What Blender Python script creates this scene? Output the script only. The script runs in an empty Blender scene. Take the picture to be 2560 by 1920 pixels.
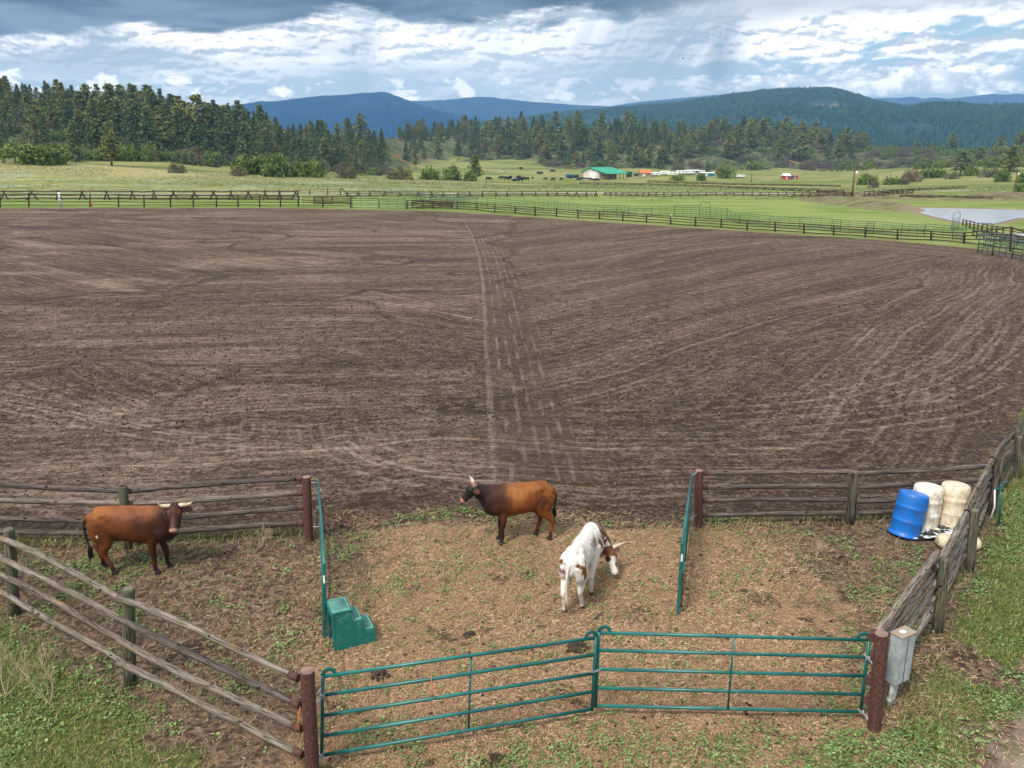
import bpy, bmesh, math, random
import numpy as np
from mathutils import Vector, Matrix
R = math.radians
random.seed(7); rng = np.random.default_rng(11)
SC = bpy.context.scene
COL = SC.collection

# ------------------------------------------------------------------ camera
FPX = 2100.0                      # focal length for a 2560 px wide frame
PITCH = math.atan(585/FPX)        # camera looks down
CAMH = 7.35
cd = bpy.data.cameras.new("camera"); cam = bpy.data.objects.new("camera", cd); COL.objects.link(cam)
cam.location = (0, 0, CAMH); cam.rotation_euler = (math.pi/2-PITCH, 0, 0)
cd.sensor_width = 36; cd.lens = 36*FPX/2560; cd.clip_start = 0.1; cd.clip_end = 30000
SC.camera = cam
SC.view_settings.view_transform = 'Standard'; SC.view_settings.look = 'None'
SC.view_settings.exposure = 0.85; SC.view_settings.gamma = 1.0
SC.render.resolution_x = 1024; SC.render.resolution_y = 768
SC.cycles.max_bounces = 3; SC.cycles.diffuse_bounces = 2; SC.cycles.glossy_bounces = 2; SC.cycles.transparent_max_bounces = 4
SC.cycles.use_adaptive_sampling = True; SC.cycles.adaptive_threshold = 0.03
SC.cycles.volume_bounces = 0

def ray(x, y):
    a = (x-1280)/FPX; b = -(y-960)/FPX
    return (a, math.cos(PITCH)+b*math.sin(PITCH), -math.sin(PITCH)+b*math.cos(PITCH))
def G(x, y, z=0.0):               # point of the level z seen at photo pixel x, y
    r = ray(x, y); t = (z-CAMH)/r[2]; return Vector((r[0]*t, r[1]*t, z))
def Z(x, y, D):                   # point of the plane Y = D seen at photo pixel x, y
    r = ray(x, y); t = D/r[1]; return Vector((r[0]*t, D, CAMH+r[2]*t))
def dirv(x, y):
    r = Vector(ray(x, y)).normalized(); return math.atan2(r.x, r.y), r.z

# ------------------------------------------------------------------ node helper
class NT:
    def __init__(s, tree): s.t = tree; s.n = tree.nodes; s.l = tree.links
    def new(s, typ, **kw):
        nd = s.n.new(typ)
        for k, v in kw.items(): setattr(nd, k, v)
        return nd
    def set(s, sock, v):
        if hasattr(v, 'is_linked') or hasattr(v, 'links'): s.l.new(v, sock)
        elif v is not None: sock.default_value = v
    def m(s, op, a, b=None, c=None, clamp=False):
        nd = s.new('ShaderNodeMath', operation=op); nd.use_clamp = clamp
        s.set(nd.inputs[0], a)
        if b is not None: s.set(nd.inputs[1], b)
        if c is not None: s.set(nd.inputs[2], c)
        return nd.outputs[0]
    def mix(s, f, a, b, blend='MIX'):
        nd = s.new('ShaderNodeMix', data_type='RGBA', blend_type=blend)
        s.set(nd.inputs[0], f)
        for i, v in ((6, a), (7, b)):
            if isinstance(v, tuple): v = (*v[:3], 1.0)
            s.set(nd.inputs[i], v)
        return nd.outputs[2]
    def ss(s, x, lo, hi, a=0.0, b=1.0):
        nd = s.new('ShaderNodeMapRange', interpolation_type='SMOOTHSTEP')
        s.set(nd.inputs[0], x); s.set(nd.inputs[1], lo); s.set(nd.inputs[2], hi)
        nd.inputs[3].default_value = a; nd.inputs[4].default_value = b
        return nd.outputs[0]
    def xyz(s, x, y, z=0.0):
        nd = s.new('ShaderNodeCombineXYZ')
        for i, v in enumerate((x, y, z)): s.set(nd.inputs[i], v)
        return nd.outputs[0]
    def noise(s, vec, scale=1.0, detail=4.0, rough=0.5, dist=0.0, dim='3D', col=False):
        nd = s.new('ShaderNodeTexNoise', noise_dimensions=dim)
        if vec is not None: s.set(nd.inputs['Vector'], vec)
        nd.inputs['Scale'].default_value = scale; nd.inputs['Detail'].default_value = detail
        nd.inputs['Roughness'].default_value = rough; nd.inputs['Distortion'].default_value = dist
        return nd.outputs[1 if col else 0]
    def vmul(s, vec, v):
        nd = s.new('ShaderNodeVectorMath', operation='MULTIPLY'); s.set(nd.inputs[0], vec); nd.inputs[1].default_value = v
        return nd.outputs[0]
    def ramp(s, f, stops, interp='LINEAR'):
        nd = s.new('ShaderNodeValToRGB'); nd.color_ramp.interpolation = interp
        e = nd.color_ramp.elements
        while len(e) < len(stops): e.new(0.5)
        for i, (p, c) in enumerate(stops):
            e[i].position = p; e[i].color = (*c, 1.0) if isinstance(c, tuple) else (c, c, c, 1.0)
        s.set(nd.inputs[0], f); return nd.outputs[0]
    def attr(s, name, col=False):
        nd = s.new('ShaderNodeAttribute'); nd.attribute_name = name
        return nd.outputs['Color' if col else 'Fac']

# ------------------------------------------------------------------ world: storm sky
SUN_EL, SUN_AZ = R(52), R(215)    # light comes from behind the left shoulder, very soft
world = bpy.data.worlds.new("World"); SC.world = world; world.use_nodes = True
def build_world():
    w = NT(world.node_tree); w.n.clear()
    out = w.new('ShaderNodeOutputWorld')
    sky = w.new('ShaderNodeTexSky', sky_type='NISHITA'); sky.sun_disc = False
    sky.sun_elevation = SUN_EL; sky.sun_rotation = SUN_AZ; sky.altitude = 2000
    tc = w.new('ShaderNodeTexCoord'); sp = w.new('ShaderNodeSeparateXYZ'); w.l.new(tc.outputs['Generated'], sp.inputs[0])
    X, Y, ZZ = sp.outputs
    u = w.m('ARCTAN2', X, Y); v = ZZ
    tou = lambda px: dirv(px, 200)[0]
    tov = lambda py: dirv(1280, py)[1]
    uv = w.xyz(u, w.m('MULTIPLY', v, 3.2))
    wob = w.m('MULTIPLY', w.m('SUBTRACT', w.noise(uv, 14, 5, .6), .5), .012)
    v2 = w.m('ADD', v, wob)
    def field(du, dv):
        uu = w.m('ADD', u, du); vv = w.m('SUBTRACT', v2, dv)
        a_ = w.noise(w.xyz(uu, w.m('MULTIPLY', vv, 4.2)), 5.0, 5, .55, .05)
        b_ = w.noise(w.xyz(uu, w.m('MULTIPLY', vv, 1.9), 2.0), 17, 6, .60, .25)
        return w.m('ADD', w.m('MULTIPLY', a_, .62), w.m('MULTIPLY', b_, .38))
    n1 = field(0.0, 0.0); n1b = field(.002, .0035)
    relief = w.m('SUBTRACT', n1, n1b)                       # tops bright, bellies grey
    bu = w.ramp(w.ss(u, -.62, .62), [(0, .60), (.35, .61), (.6, .57), (.78, .51), (1, .53)])
    bv = w.ss(v, tov(240), tov(110), -.07, .06)
    cov = w.m('ADD', w.m('ADD', n1, w.m('SUBTRACT', bu, .5)), bv)
    cmask = w.ss(cov, .49, .555)
    base = w.mix(w.ss(u, .10, .36), (.56, .62, .66), (.38, .56, .66))
    base = w.mix(w.ss(v, .010, .05), (.80, .84, .86), base)
    sh = w.ss(relief, -.030, .014)
    big = w.ss(w.noise(w.xyz(u, w.m('MULTIPLY', v, 4.5), 3.1), 3.4, 5, .55, .2), .42, .6)
    ccol = w.mix(sh, (.62, .64, .66), (1.65, 1.54, 1.44))
    ccol = w.mix(w.m('MULTIPLY', big, w.ss(u, .05, -.35, .15, .8)), ccol, (.40, .455, .52))
    skyc = w.mix(cmask, base, ccol)
    veil = w.m('MULTIPLY', w.ss(v, tov(120), tov(190)), w.ss(u, -.40, -.18, .35, .80)); veil = w.m('MULTIPLY', veil, w.ss(u, .30, .12, .45, 1.0)); veil = w.m('MULTIPLY', veil, w.ss(n1, .66, .50, .35, 1.0))
    skyc = w.mix(veil, skyc, w.mix(w.ss(v, .02, .06), (.84, .87, .88), (.62, .69, .74)))
    # cumulus bank low on the right and puffs
    pf = w.noise(w.xyz(w.m('MULTIPLY', u, 1.0), w.m('MULTIPLY', v, 1.7), 7.7), 26, 6, .6, .4)
    band = w.m('MULTIPLY', w.ss(v, tov(262), tov(238)), w.ss(v, tov(182), tov(205)))
    band = w.m('MULTIPLY', band, w.ss(u, .05, .3, .45, 1.0))
    pm = w.ss(w.m('ADD', pf, w.m('MULTIPLY', band, .22)), .60, .68)
    pm = w.m('MULTIPLY', pm, w.ss(band, 0.02, .3))
    skyc = w.mix(pm, skyc, w.mix(w.ss(pf, .45, .62), (.72, .74, .76), (1.6, 1.5, 1.4)))
    # rain shafts hanging from the dark deck
    def shaft(px, py, px2, py2, wid, amt, colr, col_in):
        u0, u1 = tou(px), tou(px2); v0, v1 = tov(py), tov(py2)
        k = (u1-u0)/(v1-v0)
        lean = w.m('MULTIPLY', w.m('SUBTRACT', v, v0), k)
        us = w.m('SUBTRACT', u, w.m('ADD', lean, u0))
        g = w.ss(w.m('ABSOLUTE', us), wid, 0)
        st = w.noise(w.xyz(w.m('MULTIPLY', us, 34), w.m('MULTIPLY', v, 2.0), px*.01), 1.0, 5, .6, .3)
        g = w.m('MULTIPLY', g, w.ss(st, .25, .7, .35, 1.0))
        g = w.m('MULTIPLY', w.m('MULTIPLY', g, amt), w.ss(v, tov(290), tov(120), .25, 1.0))
        return w.mix(g, col_in, colr)
    skyc = shaft(1500, 60, 1420, 235, .20, .75, (.62, .68, .73), skyc)
    skyc = shaft(1720, 30, 1570, 240, .14, 1.0, (.34, .40, .47), skyc)
    skyc = shaft(1822, 10, 1800, 140, .030, .9, (.22, .27, .34), skyc)
    skyc = shaft(905, 60, 880, 235, .035, .8, (.40, .47, .54), skyc)
    skyc = shaft(1150, 40, 1080, 235, .16, .5, (.66, .73, .78), skyc)
    # dark deck along the top; its lower edge follows a drawn line of directions
    pts = [(-300, 150), (0, 136), (300, 124), (560, 112), (720, 74), (850, 34), (960, 52), (1120, 62), (1300, 56), (1480, 46), (1690, 48), (1830, 20), (1990, -8), (2300, -20), (2900, -60)]
    lo, hi = tou(-300), tou(2900)
    edge = w.ramp(w.m('DIVIDE', w.m('SUBTRACT', u, lo), hi-lo), [((tou(a)-lo)/(hi-lo), tov(b)*2) for a, b in pts])
    en = w.noise(w.xyz(u, w.m('MULTIPLY', v, 3), 1.3), 11, 7, .62, .3)
    dv = w.m('ADD', w.m('SUBTRACT', v, w.m('MULTIPLY', edge, .5)), w.m('MULTIPLY', w.m('SUBTRACT', en, .5), .07))
    dn = w.noise(w.xyz(u, w.m('MULTIPLY', v, 5.5), 5.0), 5.0, 6, .55, .4)
    dark = w.mix(w.ss(dn, .36, .66), (.030, .050, .082), (.19, .25, .32))
    dark = w.mix(w.ss(u, -.1, .25), dark, w.mix(w.ss(dn, .3, .7), (.06, .08, .11), (.20, .24, .29)))
    skyc = w.mix(w.ss(dv, -.004, .010), skyc, dark)
    hazeR = w.m('MULTIPLY', w.ss(u, .12, .30), w.ss(v, tov(105), tov(20)))
    skyc = w.mix(hazeR, skyc, w.mix(w.ss(dn, .3, .7), (.50, .53, .56), (.78, .78, .77)))
    # above the frame and behind the camera: bright broken overcast
    over = w.mix(w.ss(w.noise(tc.outputs['Generated'], 3, 5, .55), .35, .65), (.62, .68, .76), (1.15, 1.14, 1.1))
    skyc = w.mix(w.ss(v, .17, .32), skyc, over)
    skyc = w.mix(w.ss(Y, .35, .1), skyc, w.mix(w.ss(n1, .4, .6), (.5, .58, .66), (.95, .96, .97)))
    b1 = w.new('ShaderNodeBackground'); w.l.new(sky.outputs[0], b1.inputs[0]); b1.inputs[1].default_value = 0.06
    b2 = w.new('ShaderNodeBackground'); w.l.new(skyc, b2.inputs[0]); b2.inputs[1].default_value = 0.78
    mx = w.new('ShaderNodeMixShader'); mx.inputs[0].default_value = 0.93
    w.l.new(b1.outputs[0], mx.inputs[1]); w.l.new(b2.outputs[0], mx.inputs[2]); w.l.new(mx.outputs[0], out.inputs[0])
build_world()
world.cycles.sampling_method = 'MANUAL'; world.cycles.sample_map_resolution = 512

sd = bpy.data.lights.new("sun", 'SUN'); sun = bpy.data.objects.new("sun", sd); COL.objects.link(sun)
sd.energy = 2.6; sd.angle = R(13); sd.color = (1.0, .95, .87)
sdir = Vector((math.sin(SUN_AZ)*math.cos(SUN_EL), math.cos(SUN_AZ)*math.cos(SUN_EL), math.sin(SUN_EL)))
sun.rotation_euler = sdir.to_track_quat('Z', 'Y').to_euler(); sun.location = (0, 0, 60)

# ------------------------------------------------------------------ object helpers
def tag(o, label=None, cat=None, group=None, kind=None):
    if label: o['label'] = label
    if cat: o['category'] = cat
    if group: o['group'] = group
    if kind: o['kind'] = kind
    return o
def empty(name, loc=(0, 0, 0), rz=0.0, label=None, cat=None, group=None):
    o = bpy.data.objects.new(name, None); COL.objects.link(o); o.location = loc; o.rotation_euler = (0, 0, rz)
    o.empty_display_size = .2
    return tag(o, label, cat, group)
def link(name, me, parent=None):
    o = bpy.data.objects.new(name, me); COL.objects.link(o)
    if parent is not None: o.parent = parent
    return o
def copy_tree(o, parent=None):
    c = o.copy(); COL.objects.link(c); c.parent = parent
    for ch in [k for k in KIDS.get(o.name, [])]: copy_tree(ch, c)
    return c
KIDS = {}
def mesh_np(name, V, F, mats=(), attrs=None, smooth=False, midx=None):
    """V (n,3), F (m,k) with a constant k"""
    me = bpy.data.meshes.new(name); V = np.asarray(V, np.float32); F = np.asarray(F, np.int32)
    me.vertices.add(len(V)); me.vertices.foreach_set('co', V.ravel())
    k = F.shape[1]; me.loops.add(F.size); me.loops.foreach_set('vertex_index', F.ravel())
    me.polygons.add(len(F)); me.polygons.foreach_set('loop_start', np.arange(0, F.size, k, dtype=np.int32))
    try: me.polygons.foreach_set('loop_total', np.full(len(F), k, np.int32))
    except Exception: pass
    me.update(calc_edges=True); me.validate()
    if midx is not None: me.polygons.foreach_set('material_index', np.asarray(midx).astype(np.int32))
    if smooth: me.polygons.foreach_set('use_smooth', np.ones(len(F), bool))
    for m in mats: me.materials.append(m)
    for nm, (dom, arr) in (attrs or {}).items():
        a = me.attributes.new(nm, 'FLOAT', dom); a.data.foreach_set('value', np.asarray(arr, np.float32))
    return me

class MB:
    """collects solid pieces and links them as one mesh object (uv = metres along / around)"""
    def __init__(s): s.v = []; s.f = []; s.uv = []; s.sm = []
    def face(s, idx, uvs=None, smooth=False):
        s.f.append(tuple(idx)); s.uv.append(uvs or [(0, 0)]*len(idx)); s.sm.append(smooth)
    def box(s, c, size, rot=None, bev=0.0, taper=1.0):
        c = Vector(c); sx, sy, sz = [a/2 for a in size]; b = min(bev, sx*.8, sy*.8, sz*.8)
        rot = rot or Matrix.Identity(3)
        if b <= 0:
            P = [(x*sx*(taper if z > 0 else 1), y*sy*(taper if z > 0 else 1), z*sz) for z in (-1, 1) for x, y in ((-1, -1), (1, -1), (1, 1), (-1, 1))]
            i0 = len(s.v); s.v += [c+rot@Vector(p) for p in P]
            for q in ((3, 2, 1, 0), (4, 5, 6, 7), (0, 1, 5, 4), (1, 2, 6, 5), (2, 3, 7, 6), (3, 0, 4, 7)):
                pp = [P[k] for k in q]
                s.face([i0+k for k in q], [(a[0]+a[2], a[1]+a[2]*.3) for a in pp])
        else:
            bm = bmesh.new(); bmesh.ops.create_cube(bm, size=1)
            for v in bm.verts: v.co = Vector((v.co.x*2*sx, v.co.y*2*sy, v.co.z*2*sz))
            bmesh.ops.bevel(bm, geom=bm.edges[:], offset=b, segments=2, affect='EDGES', profile=.5)
            i0 = len(s.v); s.v += [c+rot@v.co for v in bm.verts]
            for f in bm.faces: s.face([i0+v.index for v in f.verts], [(v.co.x+v.co.z, v.co.y+v.co.z*.3) for v in f.verts])
            bm.free()
        return s
    def tube(s, pts, rad, seg=8, caps=True, wob=0.0, sq=1.0, smooth=True, up=None):
        pts = [Vector(p) for p in pts]; n = len(pts)
        rads = rad if isinstance(rad, (list, tuple)) else [rad]*n
        i0 = len(s.v); L = 0; prev = None; ref = None
        for i, p in enumerate(pts):
            d = (pts[min(i+1, n-1)]-pts[max(i-1, 0)]).normalized()
            if ref is None:
                ref = Vector(up) if up else (Vector((0, 0, 1)) if abs(d.z) < .9 else Vector((1, 0, 0)))
            a = d.cross(ref)
            if a.length < 1e-5: a = d.orthogonal()
            a.normalize(); b = a.cross(d).normalized(); ref = b
            if prev is not None: L += (p-prev).length
            prev = p
            for k in range(seg):
                t = 2*math.pi*k/seg; r = rads[i]*(1+random.uniform(-wob, wob))
                s.v.append(p+a*math.cos(t)*r+b*math.sin(t)*r*sq)
            if i:
                for k in range(seg):
                    k2 = (k+1) % seg; A = i0+(i-1)*seg; B = i0+i*seg; u0, u1 = k/seg, (k+1)/seg; l0 = L-(p-pts[i-1]).length
                    s.face((A+k, A+k2, B+k2, B+k), [(u0, l0), (u1, l0), (u1, L), (u0, L)], smooth)
        if caps:
            s.face([i0+k for k in range(seg)][::-1], [(.5, .5)]*seg); s.face([i0+(n-1)*seg+k for k in range(seg)], [(.5, .5)]*seg)
        return s
    def lathe(s, c, prof, seg=20, axis=None, caps=True, sx=1.0):
        M = axis or Matrix.Identity(3); c = Vector(c); i0 = len(s.v)
        for r, z in prof:
            for k in range(seg):
                t = 2*math.pi*k/seg; s.v.append(c+M@Vector((r*math.cos(t)*sx, r*math.sin(t), z)))
        for i in range(len(prof)-1):
            for k in range(seg):
                k2 = (k+1) % seg; A = i0+i*seg; B = A+seg
                s.face((A+k, A+k2, B+k2, B+k), [(k/seg, prof[i][1]), ((k+1)/seg, prof[i][1]), ((k+1)/seg, prof[i+1][1]), (k/seg, prof[i+1][1])], True)
        if caps:
            s.face([i0+k for k in range(seg)][::-1]); s.face([i0+(len(prof)-1)*seg+k for k in range(seg)])
        return s
    def ball(s, c, r, seg=10, rings=6, rot=None):
        rot = rot or Matrix.Identity(3); c = Vector(c); r = r if isinstance(r, (tuple, list)) else (r, r, r)
        i0 = len(s.v)
        for i in range(rings+1):
            ph = math.pi*i/rings
            for k in range(seg):
                t = 2*math.pi*k/seg
                s.v.append(c+rot@Vector((r[0]*math.sin(ph)*math.cos(t), r[1]*math.sin(ph)*math.sin(t), -r[2]*math.cos(ph))))
        for i in range(rings):
            for k in range(seg):
                k2 = (k+1) % seg; s.face((i0+i*seg+k, i0+i*seg+k2, i0+(i+1)*seg+k2, i0+(i+1)*seg+k), None, True)
        return s
    def poly(s, pts, thick=None, up=Vector((0, 0, 1))):
        pts = [Vector(p) for p in pts]; i0 = len(s.v); n = len(pts)
        s.v += pts
        if not thick: s.face(range(i0, i0+n)); return s
        s.v += [p-up*thick for p in pts]
        s.face(range(i0, i0+n), [(p.x, p.y) for p in pts]); s.face([i0+n+k for k in range(n)][::-1], [(p.x, p.y) for p in pts])
        for k in range(n):
            k2 = (k+1) % n; s.face((i0+k2, i0+k, i0+n+k, i0+n+k2))
        return s
    def mesh(s, name, mat):
        me = bpy.data.meshes.new(name); me.from_pydata([tuple(v) for v in s.v], [], s.f)
        uvl = me.uv_layers.new(name='UVMap'); flat = [c for f in s.uv for q in f for c in q]
        if len(flat) == len(me.loops)*2: uvl.data.foreach_set('uv', flat)
        me.polygons.foreach_set('use_smooth', s.sm)
        bm = bmesh.new(); bm.from_mesh(me); bmesh.ops.recalc_face_normals(bm, faces=bm.faces[:]); bm.to_mesh(me); bm.free()
        for m in (mat if isinstance(mat, (list, tuple)) else [mat]): me.materials.append(m)
        return me
    def build(s, name, mat, parent=None):
        o = link(name, s.mesh(name, mat), parent)
        if parent is not None: KIDS.setdefault(parent.name, []).append(o)
        return o

# ------------------------------------------------------------------ materials
def mat(name, fn, rough=.8, spec=.3, bump=None, metal=0.0):
    m = bpy.data.materials.new(name); m.use_nodes = True; w = NT(m.node_tree)
    bs = w.n['Principled BSDF']; bs.inputs['Roughness'].default_value = rough
    bs.inputs['Specular IOR Level'].default_value = spec; bs.inputs['Metallic'].default_value = metal
    r = fn(w)
    c, h = r if isinstance(r, tuple) and len(r) == 2 else (r, None)
    if isinstance(c, tuple): bs.inputs['Base Color'].default_value = (*c[:3], 1)
    else: w.l.new(c, bs.inputs['Base Color'])
    if h is not None:
        b = w.new('ShaderNodeBump'); b.inputs['Strength'].default_value = (bump or (.5, .02))[0]; b.inputs['Distance'].default_value = (bump or (.5, .02))[1]
        w.l.new(h, b.inputs['Height']); w.l.new(b.outputs[0], bs.inputs['Normal'])
    return m
def objc(w): return w.new('ShaderNodeTexCoord').outputs['Object']
def uvc(w): return w.new('ShaderNodeTexCoord').outputs['UV']
def pos(w): return w.new('ShaderNodeNewGeometry').outputs['Position']
def rnd(w): return w.new('ShaderNodeObjectInfo').outputs['Random']
def plain(c, var=.25, sc=12.0):
    def f(w):
        n = w.noise(objc(w), sc, 5, .6)
        return w.mix(w.ss(n, .3, .7), tuple(a*(1-var) for a in c), tuple(min(1, a*(1+var*.6)) for a in c))
    return f
def wood(c1, c2, dark, patch=None, moss=None):
    def f(w):
        uv = uvc(w); r = w.m('MULTIPLY', rnd(w), 37.0)
        sp = w.new('ShaderNodeSeparateXYZ'); w.l.new(uv, sp.inputs[0])
        base = w.xyz(w.m('ADD', w.m('MULTIPLY', sp.outputs[0], 1.0), r), sp.outputs[1], r)
        g = w.noise(w.vmul(base, (26, 2.6, 1)), 1, 6, .72, .7)
        g2 = w.noise(w.vmul(base, (5, .8, 1)), 1, 4, .55, .6)
        c = w.mix(w.ss(g2, .35, .65), c1, c2)
        c = w.mix(w.ss(g, .53, .41), c, dark)
        k = w.noise(w.vmul(base, (3, 5, 1)), 1.3, 3, .5)
        c = w.mix(w.ss(k, .65, .70), c, tuple(a*.45 for a in dark))
        if patch: c = w.mix(w.ss(w.noise(w.vmul(base, (2.5, 1.3, 1)), 1, 5, .6, .5), .63, .68), c, patch)
        if moss: c = w.mix(w.m('MULTIPLY', w.ss(w.noise(base, 1.7, 4, .6), .45, .62), .75), c, moss)
        return c, w.m('ADD', g, w.m('MULTIPLY', g2, .5))
    return f
M = {}
M['rail'] = mat('weathered_rail', wood((.18, .145, .115), (.30, .25, .205), (.045, .034, .027), (.22, .13, .075)), .9, .15, (.9, .012))
M['rail_dark'] = mat('dark_rail', wood((.09, .07, .06), (.17, .14, .12), (.025, .019, .016)), .9, .15, (.9, .012))
M['rail_bark'] = mat('barked_rail', wood((.16, .12, .095), (.25, .20, .16), (.03, .02, .016), (.50, .20, .05)), .9, .15, (1, .02))
M['rail_split'] = mat('split_rail', wood((.20, .165, .13), (.36, .31, .26), (.05, .038, .03), (.22, .15, .09)), .9, .15, (1, .02))
M['post'] = mat('wood_post', wood((.105, .092, .062), (.19, .165, .12), (.03, .026, .018), None, (.085, .095, .058)), .95, .1, (1, .015))
M['post_dark'] = mat('wood_post_dark', wood((.085, .07, .055), (.15, .125, .10), (.02, .016, .013)), .95, .1, (1, .015))
M['rust'] = mat('rusty_steel_post', lambda w: (w.mix(w.ss(w.noise(objc(w), 26, 6, .65), .35, .68), (.052, .021, .017), (.125, .058, .045)), w.noise(objc(w), 60, 3)), .75, .3, (.3, .004))
M['rust_top'] = mat('rusty_post_cap', plain((.24, .15, .12), .3, 9), .8, .2)
M['green_pipe'] = mat('green_enamel_pipe', lambda w: w.mix(w.ss(w.noise(objc(w), 9, 7, .78), .53, .68), w.mix(w.ss(w.noise(objc(w), 2.2, 4), .35, .65), (.003, .085, .078), (.010, .135, .122)), (.10, .13, .10)), .38, .5)
M['green_cap'] = mat('green_plastic_wear', lambda w: w.mix(w.ss(w.noise(objc(w), 14, 6, .65), .55, .75), (.006, .13, .11), (.10, .24, .20)), .5, .4)
M['galv'] = mat('galvanised_steel', lambda w: w.mix(w.ss(w.noise(objc(w), 18, 5, .6), .3, .7), (.22, .24, .25), (.36, .38, .39)), .45, .5, metal=.35)
M['galv_dark'] = mat('dark_steel', plain((.10, .11, .11), .3, 20), .5, .4, metal=.4)
M['white'] = mat('white_paint', plain((.78, .78, .76), .12, 8), .6)
M['orange'] = mat('orange_twine', plain((.75, .16, .04)), .7)
M['yellow'] = mat('yellow_twine', plain((.65, .55, .12)), .7)
M['black'] = mat('black_plastic', plain((.015, .015, .016)), .5)
# ------------------------------------------------------------------ numeric noise
def vnoise(x, y, seed=0):
    x = np.asarray(x, float); y = np.asarray(y, float)
    xi = np.floor(x).astype(np.int64); yi = np.floor(y).astype(np.int64); fx = x-xi; fy = y-yi
    fx = fx*fx*(3-2*fx); fy = fy*fy*(3-2*fy)
    def h(a, b):
        n = (a*374761393+b*668265263+seed*1274126177) & 0x7fffffff
        n = ((n ^ (n >> 13))*1274126177) & 0x7fffffff
        return ((n ^ (n >> 16)) & 0xffff)/65535.0
    return (h(xi, yi)*(1-fx)+h(xi+1, yi)*fx)*(1-fy)+(h(xi, yi+1)*(1-fx)+h(xi+1, yi+1)*fx)*fy
def fbm(x, y, seed=0, oct=4):
    s = 0; a = .5; t = 0
    for i in range(oct):
        s = s+a*vnoise(np.asarray(x)*2**i, np.asarray(y)*2**i, seed+i*17); t += a; a *= .5
    return s/t
def sstep(x, a, b):
    t = np.clip((np.asarray(x, float)-a)/(b-a), 0, 1); return t*t*(3-2*t)

# ------------------------------------------------------------------ terrain from rings (distance, sight line) that give real heights
RX = [-900, 0, 200, 400, 600, 800, 900, 1000, 1130, 1300, 1500, 1700, 1900, 2100, 2300, 2560, 3400]
def ringz(D, y):
    b = -(np.asarray(y, float)-960)/FPX
    return CAMH+np.asarray(D, float)*(-math.sin(PITCH)+b*math.cos(PITCH))/(math.cos(PITCH)+b*math.sin(PITCH))
R3 = ([200, 200, 200, 202, 208, 214, 218, 220, 224, 228, 230, 230, 230, 225, 220, 215, 215],
      [372, 396, 409, 424, 434, 441, 444, 447, 453, 458, 461, 464, 468, 472, 470, 468, 466])
R4 = ([240, 240, 245, 252, 275, 305, 335, 390, 465, 480, 480, 480, 475, 450, 400, 350, 340],
      [385, 402, 413, 414, 434, 443, 446, 449, 449, 449, 448, 446, 446, 448, 446, 444, 440])
R5 = ([270, 270, 275, 300, 325, 360, 420, 510, 680, 640, 585, 600, 620, 620, 540, 430, 410],
      [370, 392, 396, 400, 418, 428, 432, 420, 398, 404, 424, 426, 426, 424, 420, 410, 400])
R6 = ([400, 410, 420, 435, 460, 500, 570, 700, 850, 840, 800, 800, 830, 850, 780, 640, 600],
      [200, 222, 274, 302, 318, 338, 334, 346, 336, 326, 326, 338, 340, 366, 380, 372, 360])
PXT = np.arange(-900, 3401, 20.0); LDT = np.linspace(math.log(3), math.log(7000), 900); DT = np.exp(LDT)
def build_table():
    T = np.zeros((len(PXT), len(LDT)))
    for i, px in enumerate(PXT):
        ds = [0, 60, 118, 158]; zs = [0, 0, 0, 0]
        for D, y in (R3, R4, R5, R6):
            d = np.interp(px, RX, D); ds.append(d); zs.append(float(ringz(d, np.interp(px, RX, y))))
        # mid point on the hill front gives a fuller slope
        dm = ds[-2]*.5+ds[-1]*.5; zm = zs[-2]*.38+zs[-1]*.62
        ds.insert(-1, dm); zs.insert(-1, zm)
        ds += [ds[-1]*1.25, ds[-1]*1.6, 1500, 8000]; zs += [zs[-2]*.75-4, -22, -30, -34]
        T[i] = np.interp(DT, ds, zs)
    k = np.hanning(17); k /= k.sum()
    P = np.pad(T, ((0, 0), (8, 8)), mode='edge'); S = np.stack([np.convolve(r, k, 'valid') for r in P])
    wgt = sstep(DT, 100, 190)[None, :]
    T = T*(1-wgt)+S*wgt
    k2 = np.hanning(7); k2 /= k2.sum()
    P = np.pad(T, ((3, 3), (0, 0)), mode='edge')
    return np.stack([np.convolve(P[:, j], k2, 'valid') for j in range(P.shape[1])], 1)
TAB = build_table()
def pxof(X, Y): return 1280+FPX*np.asarray(X)/(np.maximum(Y, 1.0)*math.cos(PITCH)+CAMH*math.sin(PITCH))
def poly_sd(X, Y, P):
    """signed distance to a closed outline, positive inside"""
    X = np.asarray(X, float); Y = np.asarray(Y, float); d = np.full(X.shape, 1e9); ins = np.zeros(X.shape, bool)
    for (x0, y0), (x1, y1) in zip(P, P[1:]+P[:1]):
        ex, ey = x1-x0, y1-y0; t = np.clip(((X-x0)*ex+(Y-y0)*ey)/(ex*ex+ey*ey), 0, 1)
        d = np.minimum(d, np.hypot(X-x0-t*ex, Y-y0-t*ey))
        c = ((y0 > Y) != (y1 > Y)) & (X < (x1-x0)*(Y-y0)/((y1-y0) if y1 != y0 else 1e-9)+x0); ins ^= c
    return np.where(ins, d, -d)
def line_d(X, Y, P):
    X = np.asarray(X, float); Y = np.asarray(Y, float); d = np.full(X.shape, 1e9)
    for (x0, y0), (x1, y1) in zip(P[:-1], P[1:]):
        ex, ey = x1-x0, y1-y0; t = np.clip(((X-x0)*ex+(Y-y0)*ey)/(ex*ex+ey*ey), 0, 1)
        d = np.minimum(d, np.hypot(X-x0-t*ex, Y-y0-t*ey))
    return d
def g2(x, y): p = G(x, y); return (p.x, p.y)
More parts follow.
